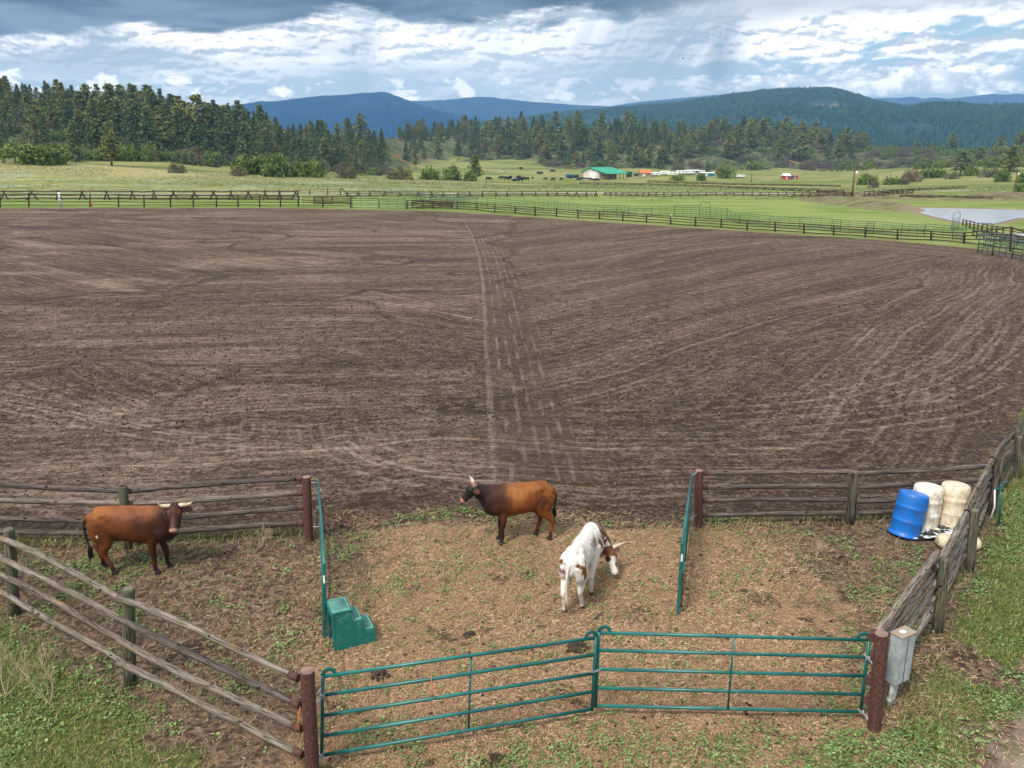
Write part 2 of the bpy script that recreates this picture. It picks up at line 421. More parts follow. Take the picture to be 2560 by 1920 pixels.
POND = [g2(*q) for q in ((2277, 518), (2400, 520), (2560, 524), (2700, 528), (2750, 545), (2700, 552), (2620, 548), (2550, 543), (2525, 548), (2490, 557), (2450, 560), (2410, 556), (2370, 548), (2325, 538), (2290, 528))]
BERM = [g2(*q) for q in ((2070, 497), (2200, 497), (2400, 499), (2700, 502))]
BERM2 = [g2(*q) for q in ((2060, 500), (2150, 512), (2255, 524))]
def height(X, Y):
    X = np.asarray(X, float); Y = np.asarray(Y, float)
    a = np.clip(np.arctan2(X, np.maximum(Y, -1e9)), -R(50), R(50)); r = np.hypot(X, Y)
    D = np.maximum(r*np.cos(a), 3.01); px = np.clip(1280+FPX*r*np.sin(a)/(D*math.cos(PITCH)+CAMH*math.sin(PITCH)), -899, 3399)
    fi = (px+900)/20; i = np.clip(fi.astype(int), 0, len(PXT)-2); fx = fi-i
    fj = (np.log(D)-LDT[0])/(LDT[1]-LDT[0]); j = np.clip(fj.astype(int), 0, len(LDT)-2); fy = np.clip(fj-j, 0, 1)
    z = (TAB[i, j]*(1-fy)+TAB[i, j+1]*fy)*(1-fx)+(TAB[i+1, j]*(1-fy)+TAB[i+1, j+1]*fy)*fx
    z = z+sstep(D, 260, 420)*(fbm(X/38, Y/38, 3)-.5)*7*sstep(D, 6000, 2000)
    z = z+sstep(D, 160, 230)*sstep(D, 420, 300)*(fbm(X/22, Y/30, 5)-.5)*.5
    near = sstep(D, 40, 20)
    z = z+near*((fbm(X*.55, Y*.55, 9)-.5)*.10*sstep(r, 3, 8))
    z = z+sstep(line_d(X, Y, BERM), 7.5, 1)*1.15*sstep(D, 90, 100)+sstep(line_d(X, Y, BERM2), 4.5, .5)*.7
    sd = poly_sd(X, Y, POND)
    z = z-sstep(sd, -1.2, 1.5)*.35*(sd > -2)
    return z
def hz(x, y): return float(height(np.array([x]), np.array([y]))[0])
def GT(px, py, dmin=60, dmax=1500):
    """first terrain point along a sight line (used to survey where a thing stands)"""
    r = ray(px, py); D = np.exp(np.linspace(math.log(dmin), math.log(dmax), 700)); X = r[0]/r[1]*D
    zr = CAMH+r[2]/r[1]*D; hh = height(X, D); k = np.argmax(zr <= hh)
    if zr[k] > hh[k]: k = len(D)-1
    return Vector((X[k], D[k], hh[k]))
def TP(px, t):
    """terrain point on the bearing px; t=0 valley ring, 1 hill foot, 2 hill crest"""
    d4, d5, d6 = (np.interp(px, RX, q[0]) for q in (R4, R5, R6))
    D = d4+(d5-d4)*t if t < 1 else d5+(d6-d5)*(t-1)
    X = (px-1280)/FPX*(D*math.cos(PITCH)+CAMH*math.sin(PITCH)); return Vector((X, D, hz(X, D)))

# ------------------------------------------------------------------ zones of the ground
ARENA = [(-95, 15.6), (-11.6, 15.2), (-7.3, 15.3), (-3.9, 15.7), (-1.5, 16.7), (0.5, 16.4), (2.2, 16.1), (3.8, 16.2), (6.9, 16.3), (9.4, 16.6), (11.2, 19.0), (13.5, 22.5), (21, 33), (31, 47), (38, 58), (37.5, 62.5), (35.3, 66.2),
         g2(2244, 603), g2(2010, 588), g2(1803, 574), g2(1616, 562), g2(1445, 551), g2(1237, 536), g2(1083, 527), g2(950, 525), g2(745, 521), g2(541, 520), g2(225, 520), g2(0, 521), (-110, 118), (-150, 100), (-150, 15)]
PEN = [(-11.4, 14.4), (-8.2, 12.35), (-5.5, 10.45), (-2.4, 8.6), (1.1, 9.7), (4.7, 9.5), (6.7, 11.8), (8.3, 13.8), (9.9, 16), (6.9, 15.9), (3.8, 15.7), (0, 16.3), (-3.9, 15.0), (-7.3, 14.7)]
TRK = [g2(*q) for q in ((1160, 555), (1178, 585), (1196, 640), (1205, 700), (1211, 800), (1216, 900), (1222, 1000), (1232, 1165))]
ARC1 = [g2(*q) for q in ((-200, 960), (0, 1000), (200, 1040), (400, 1075), (520, 1090), (700, 1098), (900, 1100))]
ARC2 = [g2(*q) for q in ((865, 1110), (905, 1135), (960, 1160), (1050, 1185), (1180, 1197), (1330, 1192))]
ARC3 = [g2(*q) for q in ((1384, 1101), (1600, 1075), (1850, 1055), (2100, 1035), (2322, 1003), (2450, 950), (2553, 870), (2640, 780))]
ARC4 = [g2(*q) for q in ((2465, 725), (2500, 760), (2512, 800), (2500, 835), (2440, 905), (2330, 960), (2200, 1000))]
PATH = [g2(2560, 1790), g2(2470, 1930), (5.4, 7.4), (6, 4), (9, 4), (9, 8)]
ROAD1 = [g2(*q) for q in ((-100, 488), (220, 487), (400, 486), (700, 486), (900, 485), (1100, 484), (1400, 482), (1700, 482), (2000, 484), (2100, 484), (2200, 484), (2330, 478), (2420, 469))]

def main_ground():
    az = np.concatenate([np.radians(np.arange(-180, -40, 4.0)), np.radians(np.arange(-40, 40, .15)), np.radians(np.arange(40, 180.1, 4.0))])
    rr = [2.0, 4.0, 6.0, 7.5]
    while rr[-1] < 6000: rr.append(rr[-1]*(1.0058 if rr[-1] < 900 else 1.03))
    rr = np.array(rr); A, RR = np.meshgrid(az, rr); X = RR*np.sin(A); Y = RR*np.cos(A); Zz = height(X, Y)
    nA, nR = len(az), len(rr); V = np.stack([X, Y, Zz], -1).reshape(-1, 3)
    ii, jj = np.meshgrid(np.arange(nR-1), np.arange(nA-1), indexing='ij'); b = ii*nA+jj
    F = np.stack([b, b+1, b+1+nA, b+nA], -1).reshape(-1, 4)[:, ::-1]
    x, y = V[:, 0], V[:, 1]; D = np.hypot(x, y)
    sa = poly_sd(x, y, ARENA); sp = poly_sd(x, y, PEN)
    at = {'sa': sa, 'sp': sp}
    tk = np.clip(x-np.interp(y, [p[1] for p in TRK][::-1], [p[0] for p in TRK][::-1]), -5, 8); at['trk'] = np.where((y > 18) & (y < 92), tk, 8)
    at['arc'] = np.minimum(line_d(x, y, ARC1), 8); at['arc2'] = np.minimum(line_d(x, y, ARC2), 8)
    at['arc3'] = np.minimum.reduce([line_d(x, y, ARC3), line_d(x, y, ARC4), np.full(x.shape, 8.0)])
    px = pxof(x, y)
    straw = sstep(.8*fbm(x*.5, y*.5, 21)+.75*np.exp(-((x-1.0)/4.6)**4)-.35, .15, .75)*sstep(y, 16.3, 15)
    at['straw'] = straw*sstep(sa, 1.0, -.4)*sstep(D, 7.0, 8.5)
    # green outside the pen, thin inside
    out = sstep(sp, .3, -.8)*sstep(sa, .5, -.5)*(D < 60)
    front = np.exp(-((x-1)/3.2)**2)*(y < 9.8)
    at['grass'] = np.clip(out*(sstep(fbm(x*.75, y*.75, 31)+.10*(np.abs(x-.6) > 4.5), .30, .50))*(1-.75*front)+.4*sstep(fbm(x*.9, y*.9, 33), .55, .7)*(1-out)*(sa < 0), 0, 1)
    at['path'] = poly_sd(x, y, PATH)
    at['road'] = line_d(x, y, ROAD1)
    at['pond'] = np.clip(poly_sd(x, y, POND), -30, 30)
    at['berm'] = np.maximum(sstep(line_d(x, y, BERM), 9, 4)*(y > 97), sstep(line_d(x, y, BERM2), 6, 3))
    d4, d5, d6 = (np.interp(px, RX, q[0]) for q in (R4, R5, R6)); t = np.where(y < d5, (y-d4)/(d5-d4), 1+(y-d5)/(d6-d5))
    at['hill'] = np.clip(t, -3, 4)*(y > 0)
    far = np.interp(px, RX, R3[0]); at['crest'] = np.clip((y-far)/40, -3, 3)
    attrs = {k: ('POINT', v) for k, v in at.items()}
    fx = V[F].mean(1); fs = poly_sd(fx[:, 0], fx[:, 1], ARENA) > -.6; nr = np.hypot(fx[:, 0], fx[:, 1]) < 46
    for nm, sel in (('arena_ground', fs), ('ground', ~fs)):
        Fs = F[sel]; used = np.unique(Fs); re = np.zeros(len(V), np.int64); re[used] = np.arange(len(used))
        mm = [M['arena']] if nm == 'arena_ground' else [M['land'], M['pen']]
        me = mesh_np(nm, V[used], re[Fs], mm, {k: (d, v[used]) for k, (d, v) in attrs.items()}, smooth=True, midx=(nr[sel] if nm == 'ground' else None))
        tag(link(nm, me), kind='structure')

def arena_mat(w):
    P = pos(w); sp = w.new('ShaderNodeSeparateXYZ'); w.l.new(P, sp.inputs[0]); x, y, z = sp.outputs
    A = w.attr
    fine = w.noise(P, 9, 6, .80); mid = w.noise(P, 2.1, 4, .65); big = w.noise(P, .16, 4, .6); clod = w.noise(P, 6.5, 6, .70, .4)
    grit = w.noise(P, 30, 3, .7); gr2 = w.noise(w.vmul(P, (.7, 1, 1)), 2.6, 8, .86)
    isr = w.ss(w.m('ADD', x, w.m('MULTIPLY', w.m('SUBTRACT', big, .5), 6)), -.3, .3)
    wl = w.ss(w.noise(P, .045, 3, .5), .49, .51)
    def pick(f, a, b): return w.m('ADD', w.m('MULTIPLY', a, w.m('SUBTRACT', 1.0, f)), w.m('MULTIPLY', b, f))
    per = w.m('MULTIPLY', w.ss(w.m('ADD', A('sa'), w.m('MULTIPLY', w.m('SUBTRACT', big, .5), 9)), 7.6, 7.2), w.ss(y, 75, 73))
    s2 = .7071
    phl = pick(wl, w.m('ADD', y, w.m('MULTIPLY', x, -.12)), w.m('ADD', w.m('MULTIPLY', y, .78), w.m('MULTIPLY', x, .62)))
    psl = pick(wl, x, w.m('SUBTRACT', w.m('MULTIPLY', x, .78), w.m('MULTIPLY', y, .62)))
    phi = pick(per, pick(isr, phl, w.m('MULTIPLY', w.m('SUBTRACT', y, x), s2)), A('sa'))
    psi = pick(per, pick(isr, psl, w.m('MULTIPLY', w.m('ADD', y, x), s2)), w.m('ADD', x, y))
    sw_ = w.noise(P, .05, 3, .5)
    phi = w.m('ADD', phi, w.m('ADD', w.m('MULTIPLY', w.m('SUBTRACT', mid, .5), .16), w.m('MULTIPLY', sw_, 4.0)))
    phi = w.m('ADD', phi, w.m('MULTIPLY', w.m('SUBTRACT', fine, .5), .10))
    def lines(s, wd, off, al):
        q = w.m('DIVIDE', phi, s); fr = w.m('FRACT', q); ix = w.m('FLOOR', q)
        d = w.m('ABSOLUTE', w.m('SUBTRACT', fr, .5)); ln = w.ss(d, wd, wd*.2)
        pres = w.noise(w.xyz(w.m('MULTIPLY', ix, 7.31), w.m('MULTIPLY', psi, al), off), 1, 3, .6)
        return w.m('MULTIPLY', ln, w.ss(pres, .38, .62)), w.m('MULTIPLY', w.ss(fr, .5, 1.0), 1.0)
    l1, _ = lines(.42, .22, 3.0, .14); l2, _ = lines(1.35, .10, 9.0, .055); l3, _ = lines(.21, .30, 17.0, .25)
    band = w.noise(w.xyz(w.m('MULTIPLY', phi, .55), w.m('MULTIPLY', psi, .05), 1.0), 1, 4, .6)
    patch = w.ss(w.noise(w.vmul(P, (.45, 1, 1)), .17, 6, .72, .6), .46, .66)
    isl = w.m('SUBTRACT', 1.0, w.m('MULTIPLY', isr, .75))
    f1 = w.m('ADD', .10, w.m('MULTIPLY', w.m('SUBTRACT', gr2, .5), 2.4)); f1 = w.m('ADD', f1, w.m('MULTIPLY', w.m('SUBTRACT', fine, .5), 2.3))
    f1 = w.m('ADD', f1, w.m('MULTIPLY', w.m('SUBTRACT', band, .5), .8)); f1 = w.m('ADD', f1, w.m('MULTIPLY', w.m('MULTIPLY', patch, isl), .24))
    f1 = w.m('ADD', f1, w.m('MULTIPLY', l1, .21)); f1 = w.m('ADD', f1, w.m('MULTIPLY', l2, .20)); f1 = w.m('ADD', f1, w.m('MULTIPLY', l3, .20))
    fld = w.m('ADD', w.m('MULTIPLY', l1, .5), l2)
    dirt = w.ramp(f1, [(.0, (.055, .035, .025)), (.20, (.128, .087, .064)), (.48, (.235, .168, .128)), (.95, (.47, .36, .285))])
    dirt = w.mix(w.m('MULTIPLY', w.ss(grit, .47, .34), .8), dirt, (.040, .028, .022))
    tk = A('trk'); inb = w.m('MULTIPLY', w.ss(tk, -.25, -.05), w.ss(tk, 2.3, 2.1))
    brk = w.m('SUBTRACT', clod, .5); tw = w.m('ADD', tk, w.m('MULTIPLY', brk, .10))
    wv2 = w.ss(w.m('SINE', w.m('MULTIPLY', tw, 2*math.pi/.36)), .2, 1.0)
    wv2 = w.m('MULTIPLY', wv2, w.ss(w.noise(w.vmul(P, (2.0, .35, 1)), 1.2, 5, .7), .42, .66))
    dirt = w.mix(w.m('MULTIPLY', inb, .42), dirt, (.085, .058, .044))
    dirt = w.mix(w.m('MULTIPLY', w.m('MULTIPLY', wv2, inb), .50), dirt, (.34, .275, .235))
    eg = w.ss(w.m('ABSOLUTE', tw), .12, .02); dirt = w.mix(w.m('MULTIPLY', eg, w.m('MULTIPLY', w.ss(fine, .40, .62), .55)), dirt, (.40, .32, .26))
    brk2 = w.ss(w.m('ADD', mid, w.m('MULTIPLY', brk, .5)), .38, .60)
    def ring(a, sc, amt, dd, wd, fade):
        q = w.m('ADD', A(a), w.m('MULTIPLY', w.m('SUBTRACT', clod, .5), .16)); s = w.m('SINE', w.m('MULTIPLY', q, sc)); b = w.m('MULTIPLY', w.ss(q, wd, wd*.6), w.ss(s, .45, 1.0))
        return w.mix(w.m('MULTIPLY', w.m('MULTIPLY', w.m('MULTIPLY', b, fade), brk2), amt), dd, (.42, .33, .265))
    dirt = ring('arc', 12, .55, dirt, 1.2, w.ss(x, -4.5, -8)); dirt = ring('arc2', 11, .60, dirt, 1.0, w.ss(x, .8, -2.0)); dirt = ring('arc3', 10, .42, dirt, 2.6, w.m('MULTIPLY', w.ss(x, 2.5, 9), w.ss(y, 43, 33)))
    lug = w.m('MULTIPLY', w.ss(A('arc'), 1.7, .9), w.ss(w.m('SINE', w.m('ADD', w.m('ADD', w.m('MULTIPLY', x, 20), w.m('MULTIPLY', y, 6)), w.m('MULTIPLY', brk, 3))), .3, .95))
    dirt = w.mix(w.m('MULTIPLY', w.m('MULTIPLY', lug, brk2), .30), dirt, (.35, .285, .24))
    tr = w.m('ABSOLUTE', w.m('SUBTRACT', w.m('SUBTRACT', x, w.m('MULTIPLY', y, .085)), w.m('ADD', 3.6, w.m('MULTIPLY', w.m('SINE', w.m('MULTIPLY', y, .16)), .9))))
    trm = w.m('MULTIPLY', w.m('MULTIPLY', w.ss(tr, 1.1, .3), w.ss(w.noise(P, 2.6, 4, .7), .50, .58)), w.ss(y, 62, 50))
    dirt = w.mix(w.m('MULTIPLY', trm, .6), dirt, (.045, .034, .029))
    edge = w.ss(w.m('ADD', A('sa'), w.m('MULTIPLY', w.m('SUBTRACT', mid, .5), 3.2)), .35, .15)
    sl = w.mix(w.ss(clod, .35, .65), (.070, .048, .035), (.19, .135, .10)); sl = w.mix(w.ss(w.m('ADD', mid, w.m('MULTIPLY', brk, .6)), .52, .62), sl, w.mix(grit, (.15, .10, .06), (.40, .28, .18)))
    ec = w.mix(w.ss(y, 50, 60), w.mix(w.ss(fine, .36, .60), (.04, .028, .02), sl), w.mix(mid, (.13, .16, .045), (.25, .22, .11)))
    col = w.mix(edge, dirt, ec)
    h = w.m('ADD', w.m('MULTIPLY', fine, .9), w.m('MULTIPLY', clod, 1.1)); h = w.m('ADD', h, w.m('MULTIPLY', fld, .7)); h = w.m('ADD', h, w.m('MULTIPLY', grit, .25))
    return col, h
def pen_mat(w):
    P = pos(w); A = w.attr
    fine = w.noise(P, 11, 6, .7); mid = w.noise(P, 2.1, 6, .68); grain = w.noise(P, 42, 3, .6); clod = w.noise(P, 5.5, 6, .65, .4)
    soil = w.mix(w.ss(clod, .35, .65), (.095, .062, .044), (.235, .160, .115))
    soil = w.mix(w.ss(fine, .34, .56), (.050, .032, .023), soil)
    st = w.mix(w.ss(grain, .35, .65), (.15, .085, .046), (.46, .29, .17))
    sw = w.ss(w.m('ADD', A('straw'), w.m('MULTIPLY', w.m('SUBTRACT', mid, .5), 2.6)), .22, .80)
    pen = w.mix(sw, soil, st)
    muck = w.ss(w.noise(P, 1.15, 6, .66, .6), .58, .66); pen = w.mix(w.m('MULTIPLY', muck, .85), pen, (.04, .028, .022))
    gr = w.mix(w.ss(fine, .3, .7), (.050, .066, .018), (.18, .20, .06))
    gm = w.ss(w.m('ADD', A('grass'), w.m('MULTIPLY', w.m('SUBTRACT', mid, .5), 1.8)), .42, .85)
    pen = w.mix(gm, pen, gr)
    pen = w.mix(w.ss(w.m('ADD', A('path'), w.m('MULTIPLY', w.m('SUBTRACT', mid, .5), 1.6)), -.25, .3), pen, w.mix(fine, (.20, .155, .125), (.42, .345, .285)))
    return pen, w.m('ADD', w.m('MULTIPLY', fine, .9), w.m('ADD', clod, w.m('MULTIPLY', grain, .25)))
def land_mat(w):
    P = pos(w); sp = w.new('ShaderNodeSeparateXYZ'); w.l.new(P, sp.inputs[0]); x, y, z = sp.outputs
    A = w.attr
    m1 = w.noise(w.vmul(P, (.30, 1.0, 1)), .045, 5, .62, .5); m2 = w.noise(w.vmul(P, (.4, 1.0, 1)), .16, 6, .68); m3 = w.noise(w.vmul(P, (.6, 1, 1)), .9, 6, .80)
    yard = w.mix(w.ss(m2, .35, .66), (.105, .165, .034), (.205, .245, .078))
    yard = w.mix(w.ss(m3, .55, .68), yard, (.30, .27, .15))
    mead = w.mix(w.ss(m1, .36, .62), (.14, .165, .045), (.28, .245, .095))
    mead = w.mix(w.m('MULTIPLY', w.ss(m2, .46, .58), .85), mead, (.235, .285, .19))
    mead = w.mix(w.m('MULTIPLY', w.ss(m3, .48, .60), .6), mead, (.12, .135, .05)); mead = w.mix(w.m('MULTIPLY', w.ss(m3, .50, .40), .45), mead, (.42, .38, .20))
    gold = w.m('MULTIPLY', w.ss(A('crest'), -.75, -.1), w.ss(A('crest'), .5, .1))
    mead = w.mix(w.m('MULTIPLY', gold, .6), mead, (.36, .29, .14))
    cr = A('crest')
    midg = w.mix(w.ss(w.m('ADD', cr, w.m('MULTIPLY', w.m('SUBTRACT', m1, .5), .6)), -1.75, -1.25), yard, mead)
    rg = w.ss(w.m('DIVIDE', x, w.m('MAXIMUM', y, 1.0)), .02, .10)
    midg = w.mix(w.m('MULTIPLY', rg, w.m('MULTIPLY', w.ss(cr, .3, -.1), .8)), midg, w.mix(w.ss(m2, .3, .7), yard, (.21, .245, .085)))
    past = w.mix(w.ss(m1, .35, .65), (.115, .155, .036), (.225, .22, .08)); past = w.mix(w.m('MULTIPLY', w.ss(m2, .5, .62), .5), past, (.30, .25, .13))
    hn = w.noise(P, .09, 6, .72)
    hill = w.mix(w.ss(hn, .40, .62), (.050, .066, .026), (.135, .135, .070))
    red = w.ss(w.noise(P, .022, 5, .65, .5), .61, .66); hill = w.mix(w.m('MULTIPLY', red, .9), hill, (.25, .135, .085))
    back = w.mix(w.ss(w.m('ADD', A('hill'), w.m('MULTIPLY', w.m('SUBTRACT', hn, .5), .7)), .85, 1.1), past, hill)
    land = w.mix(w.ss(cr, .0, .3), midg, back)
    rd = w.ss(w.m('ADD', A('road'), w.m('MULTIPLY', w.m('SUBTRACT', m2, .5), 3)), 2.6, 1.4)
    land = w.mix(rd, land, w.mix(m3, (.27, .215, .195), (.38, .31, .285)))
    bm_ = w.m('MULTIPLY', A('berm'), w.ss(m2, .36, .54))
    land = w.mix(w.m('MULTIPLY', bm_, .9), land, w.mix(w.ss(m3, .35, .65), (.085, .062, .045), (.21, .165, .11)))
    shore = w.m('MULTIPLY', w.ss(A('pond'), -2.2, -.3), w.ss(m3, .25, .5)); land = w.mix(shore, land, (.22, .165, .115))
    vg = w.ss(A('sa'), -1.9, -.2); land = w.mix(w.m('MULTIPLY', vg, w.ss(m3, .35, .6)), land, (.20, .18, .07))
    return land
M['arena'] = mat('harrowed_dirt', arena_mat, .95, .08, (1.0, .10))
M['pen'] = mat('straw_and_soil', pen_mat, .95, .08, (1.0, .07))
M['land'] = mat('grassland', land_mat, 1, .02)
main_ground()
# pond
def pond():
    P = [Vector((x, y, -.06)) for x, y in POND]
    o = MB().poly(P, .3).build('pond_water', mat('pond_water', lambda w: ((.30, .27, .23), w.noise(pos(w), .8, 3, .5)), .12, 1.0, (.03, .02)))
    tag(o, kind='structure')
pond()

# ------------------------------------------------------------------ far mountains (each a solid ridge with depth)
def hazed_forest_col(c1, c2, c3, sc):
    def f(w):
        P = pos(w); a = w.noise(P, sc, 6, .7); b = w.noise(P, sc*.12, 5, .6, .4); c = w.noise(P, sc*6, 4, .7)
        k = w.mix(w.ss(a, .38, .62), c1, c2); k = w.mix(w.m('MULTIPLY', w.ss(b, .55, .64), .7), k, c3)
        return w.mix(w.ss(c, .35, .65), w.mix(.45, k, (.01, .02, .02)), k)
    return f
def ridge(name, pts, D, foot, depth, matl, nz, zfoot=-30, label=None, seed=1, cones=0, ccol=None):
    xs = np.linspace(pts[0][0], pts[-1][0], 420); yc = np.interp(xs, [p[0] for p in pts], [p[1] for p in pts])
    k = np.hanning(9); k /= k.sum(); yc = np.convolve(np.pad(yc, 4, mode='edge'), k, 'valid')
    ts = np.linspace(0, 1.6, 90); XX, TT = np.meshgrid(xs, ts)
    if callable(D): D = D(xs)[None, :]
    Dd = foot+(D-foot)*np.minimum(TT, 1)+np.maximum(TT-1, 0)*depth
    Xw = (XX-1280)/FPX*(Dd*math.cos(PITCH))
    zc = ringz(np.broadcast_to(D, (1, len(xs)))[0], yc+(np.interp(xs, [2050, 2250], [6, 15]) if seed == 4 else 0))[None, :]
    prof = np.where(TT <= 1, np.sin(np.minimum(TT, 1)*math.pi/2)**1.25, 1-(TT-1)*1.2)
    n = (fbm(XX/130, TT*4+seed, seed)-.5)*2; n2 = (fbm(XX/22, TT*14, seed+3)-.5)*2
    zz = zfoot+(zc-zfoot)*prof+(n*nz+n2*nz*.25)*np.sin(np.clip(TT, 0, 1)*math.pi)+(fbm(XX/6, TT*3, seed+8)-.5)*nz*.10
    V = np.stack([Xw, Dd, zz], -1).reshape(-1, 3); nX = len(xs); ii, jj = np.meshgrid(np.arange(len(ts)-1), np.arange(nX-1), indexing='ij'); b = ii*nX+jj
    F = np.stack([b, b+1, b+1+nX, b+nX], -1).reshape(-1, 4)
    tag(link(name, mesh_np(name, V, F, [matl], smooth=True)), kind='structure')
    return V.reshape(len(ts), nX, 3)
M['far'] = mat('far_forest_haze_blue', hazed_forest_col((.002, .036, .105), (.006, .052, .135), (.014, .07, .145), .02), 1, 0)  # forest colour with the blue of distance haze painted in
M['far2'] = mat('far_range_haze_blue', hazed_forest_col((.01, .06, .14), (.03, .08, .15), (.04, .09, .15), .012), 1, 0)  # farther ranges: haze blue painted into the base colour as well
M['mesa'] = mat('mesa_floor_haze_tint', hazed_forest_col((.022, .062, .080), (.050, .095, .095), (.17, .16, .13), .03), 1, 0)  # woodland floor tinted bluish to add to the air haze
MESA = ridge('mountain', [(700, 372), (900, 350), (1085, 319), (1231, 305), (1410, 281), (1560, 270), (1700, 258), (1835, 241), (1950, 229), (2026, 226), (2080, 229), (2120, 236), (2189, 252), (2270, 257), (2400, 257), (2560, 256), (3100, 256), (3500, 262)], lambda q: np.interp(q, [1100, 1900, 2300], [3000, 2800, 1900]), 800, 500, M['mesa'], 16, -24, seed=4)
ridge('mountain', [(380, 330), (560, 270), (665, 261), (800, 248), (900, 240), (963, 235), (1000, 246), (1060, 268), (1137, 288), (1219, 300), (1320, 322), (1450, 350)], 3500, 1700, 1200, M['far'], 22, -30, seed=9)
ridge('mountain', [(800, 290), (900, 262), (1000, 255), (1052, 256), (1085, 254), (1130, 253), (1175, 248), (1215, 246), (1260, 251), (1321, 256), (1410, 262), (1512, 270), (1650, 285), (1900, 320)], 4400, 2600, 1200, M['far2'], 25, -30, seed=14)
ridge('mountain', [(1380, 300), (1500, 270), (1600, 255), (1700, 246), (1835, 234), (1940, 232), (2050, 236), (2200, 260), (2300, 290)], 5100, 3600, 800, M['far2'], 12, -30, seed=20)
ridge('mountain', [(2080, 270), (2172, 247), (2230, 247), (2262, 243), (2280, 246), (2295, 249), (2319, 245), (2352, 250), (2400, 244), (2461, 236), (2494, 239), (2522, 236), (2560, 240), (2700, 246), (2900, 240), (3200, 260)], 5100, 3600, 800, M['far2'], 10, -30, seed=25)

def cones(name, n, place, hgt, rad, cols, label, seg=5):
    """a distant wood that reads as one mass"""
    P, H = place(n); n = len(P); r = H*rad*rng.uniform(.8, 1.2, n); V = np.zeros((n, seg*2+1, 3)); ph = rng.uniform(0, 6.28, n)
    for k in range(seg):
        t = ph+2*math.pi*k/seg; j = rng.uniform(.75, 1.25, n)
        V[:, k] = np.stack([P[:, 0]+np.cos(t)*r*j, P[:, 1]+np.sin(t)*r*j, P[:, 2]+H*.12], -1)
        j = rng.uniform(.6, 1.1, n)
        V[:, seg+k] = np.stack([P[:, 0]+np.cos(t+.5)*r*.62*j, P[:, 1]+np.sin(t+.5)*r*.62*j, P[:, 2]+H*rng.uniform(.5, .7, n)], -1)
    V[:, -1] = np.stack([P[:, 0], P[:, 1], P[:, 2]+H], -1)
    f = []
    for k in range(seg):
        k2 = (k+1) % seg; f += [(k, k2, seg+k2), (k, seg+k2, seg+k), (seg+k, seg+k2, seg*2)]
    F = (np.arange(n)[:, None, None]*(seg*2+1)+np.array(f)[None]).reshape(-1, 3)
    rn = np.repeat(rng.uniform(0, 1, n), len(f))
    m = mat(name+'_foliage', lambda w: w.ramp(w.attr('rn'), cols), 1, .05)
    return link(name, mesh_np(name, V.reshape(-1, 3), F, [m], {'rn': ('FACE', rn)}))
def on_mesa(n):
    i = rng.uniform(0, 1, n*2)**1.25*56; j = rng.uniform(30, 418, n*2)
    i0 = i.astype(int); j0 = j.astype(int); fi = (i-i0)[:, None]; fj = (j-j0)[:, None]
    P = (MESA[i0, j0]*(1-fi)+MESA[i0+1, j0]*fi)*(1-fj)+(MESA[i0, j0+1]*(1-fi)+MESA[i0+1, j0+1]*fi)*fj
    keep = fbm(P[:, 0]/70, P[:, 1]/90, 41) > rng.uniform(.28, .62, n*2)
    P = P[keep][:n]; return P-np.array([0, 0, .3]), rng.uniform(4, 8.5, len(P))
tag(cones('mesa_forest', 62000, on_mesa, 10, .27, [(0, (.010, .040, .046)), (.5, (.022, .062, .060)), (1, (.05, .085, .062))], None),  # needle green shifted towards blue, distance haze painted into the ramp
    'dense dark conifer forest covering the long mesa slope', 'forest', kind='stuff')

# ------------------------------------------------------------------ haze
def haze():
    b = MB().box((0, 0, 190), (12400, 12400, 500))
    m = bpy.data.materials.new('haze'); m.use_nodes = True; n = m.node_tree.nodes; n.clear()
    o = n.new('ShaderNodeOutputMaterial'); v = n.new('ShaderNodeVolumePrincipled'); v.inputs['Density'].default_value = HAZE
    v.inputs['Color'].default_value = (.30, .56, .90, 1); v.inputs['Anisotropy'].default_value = 0.0
    m.node_tree.links.new(v.outputs[0], o.inputs['Volume'])
    tag(b.build('haze', m), 'faint blue haze in the valley air', 'haze', kind='stuff')
HAZE = 1.6e-4
haze()
# ------------------------------------------------------------------ fences of the pen
def rail(parent, p0, p1, r0=.055, r1=.05, m='rail', bend=.02, sleeve=None, label=None, seg=10):
    p0, p1 = Vector(p0), Vector(p1); n = 12; pts = []; rr = []; a, b, c = [random.uniform(-1, 1) for _ in range(3)]
    d = (p1-p0); sd = Vector((-d.y, d.x, 0)).normalized()
    for i in range(n+1):
        t = i/n; k = math.sin(math.pi*t); o = sd*(a*bend*k+c*bend*.6*math.sin(2*math.pi*t)+random.uniform(-.004, .004))+Vector((0, 0, b*bend*k+random.uniform(-.004, .004)))
        pts.append(p0+d*t+o); rr.append((r0+(r1-r0)*t)*(1+random.uniform(-.07, .07)))
    o = MB().tube(pts, rr, seg, wob=.05).build('rail', M[m], parent)
    if label: o['label'] = label
    return o
def round_post(parent, base, top, r, m, seg=16, cap=None):
    base, top = Vector(base), Vector(top); b = MB(); ax = (top-base).normalized()
    if cap:
        b.tube([base-Vector((0, 0, .15)), base+(top-base)*.5, top-ax*.012, top-ax*.004, top], [r, r, r, r*.985, r*.95], seg, caps=False)
        o = b.build('post', M[m], parent)
        c = MB().tube([top-ax*.012, top+ax*.004], [r*.95, r*.93], seg).build('post_cap', M[cap], o)
    else:
        b.tube([base-Vector((0, 0, .15)), base+(top-base)*.25, base+(top-base)*.6, top-ax*.03, top-ax*.008, top+ax*.004], [r*1.06, r*1.03, r, r*.98, r*.92, r*.7], seg, wob=.035)
        o = b.build('post', M[m], parent)
    return o
def at_h(post, h):                      # point on a post axis at height h
    b, t = post; return b+(t-b)*(h/(t.z-b.z))
def P2(bx, by, tx, ty):
    b = G(bx, by); return b, Z(tx, ty, b.y)
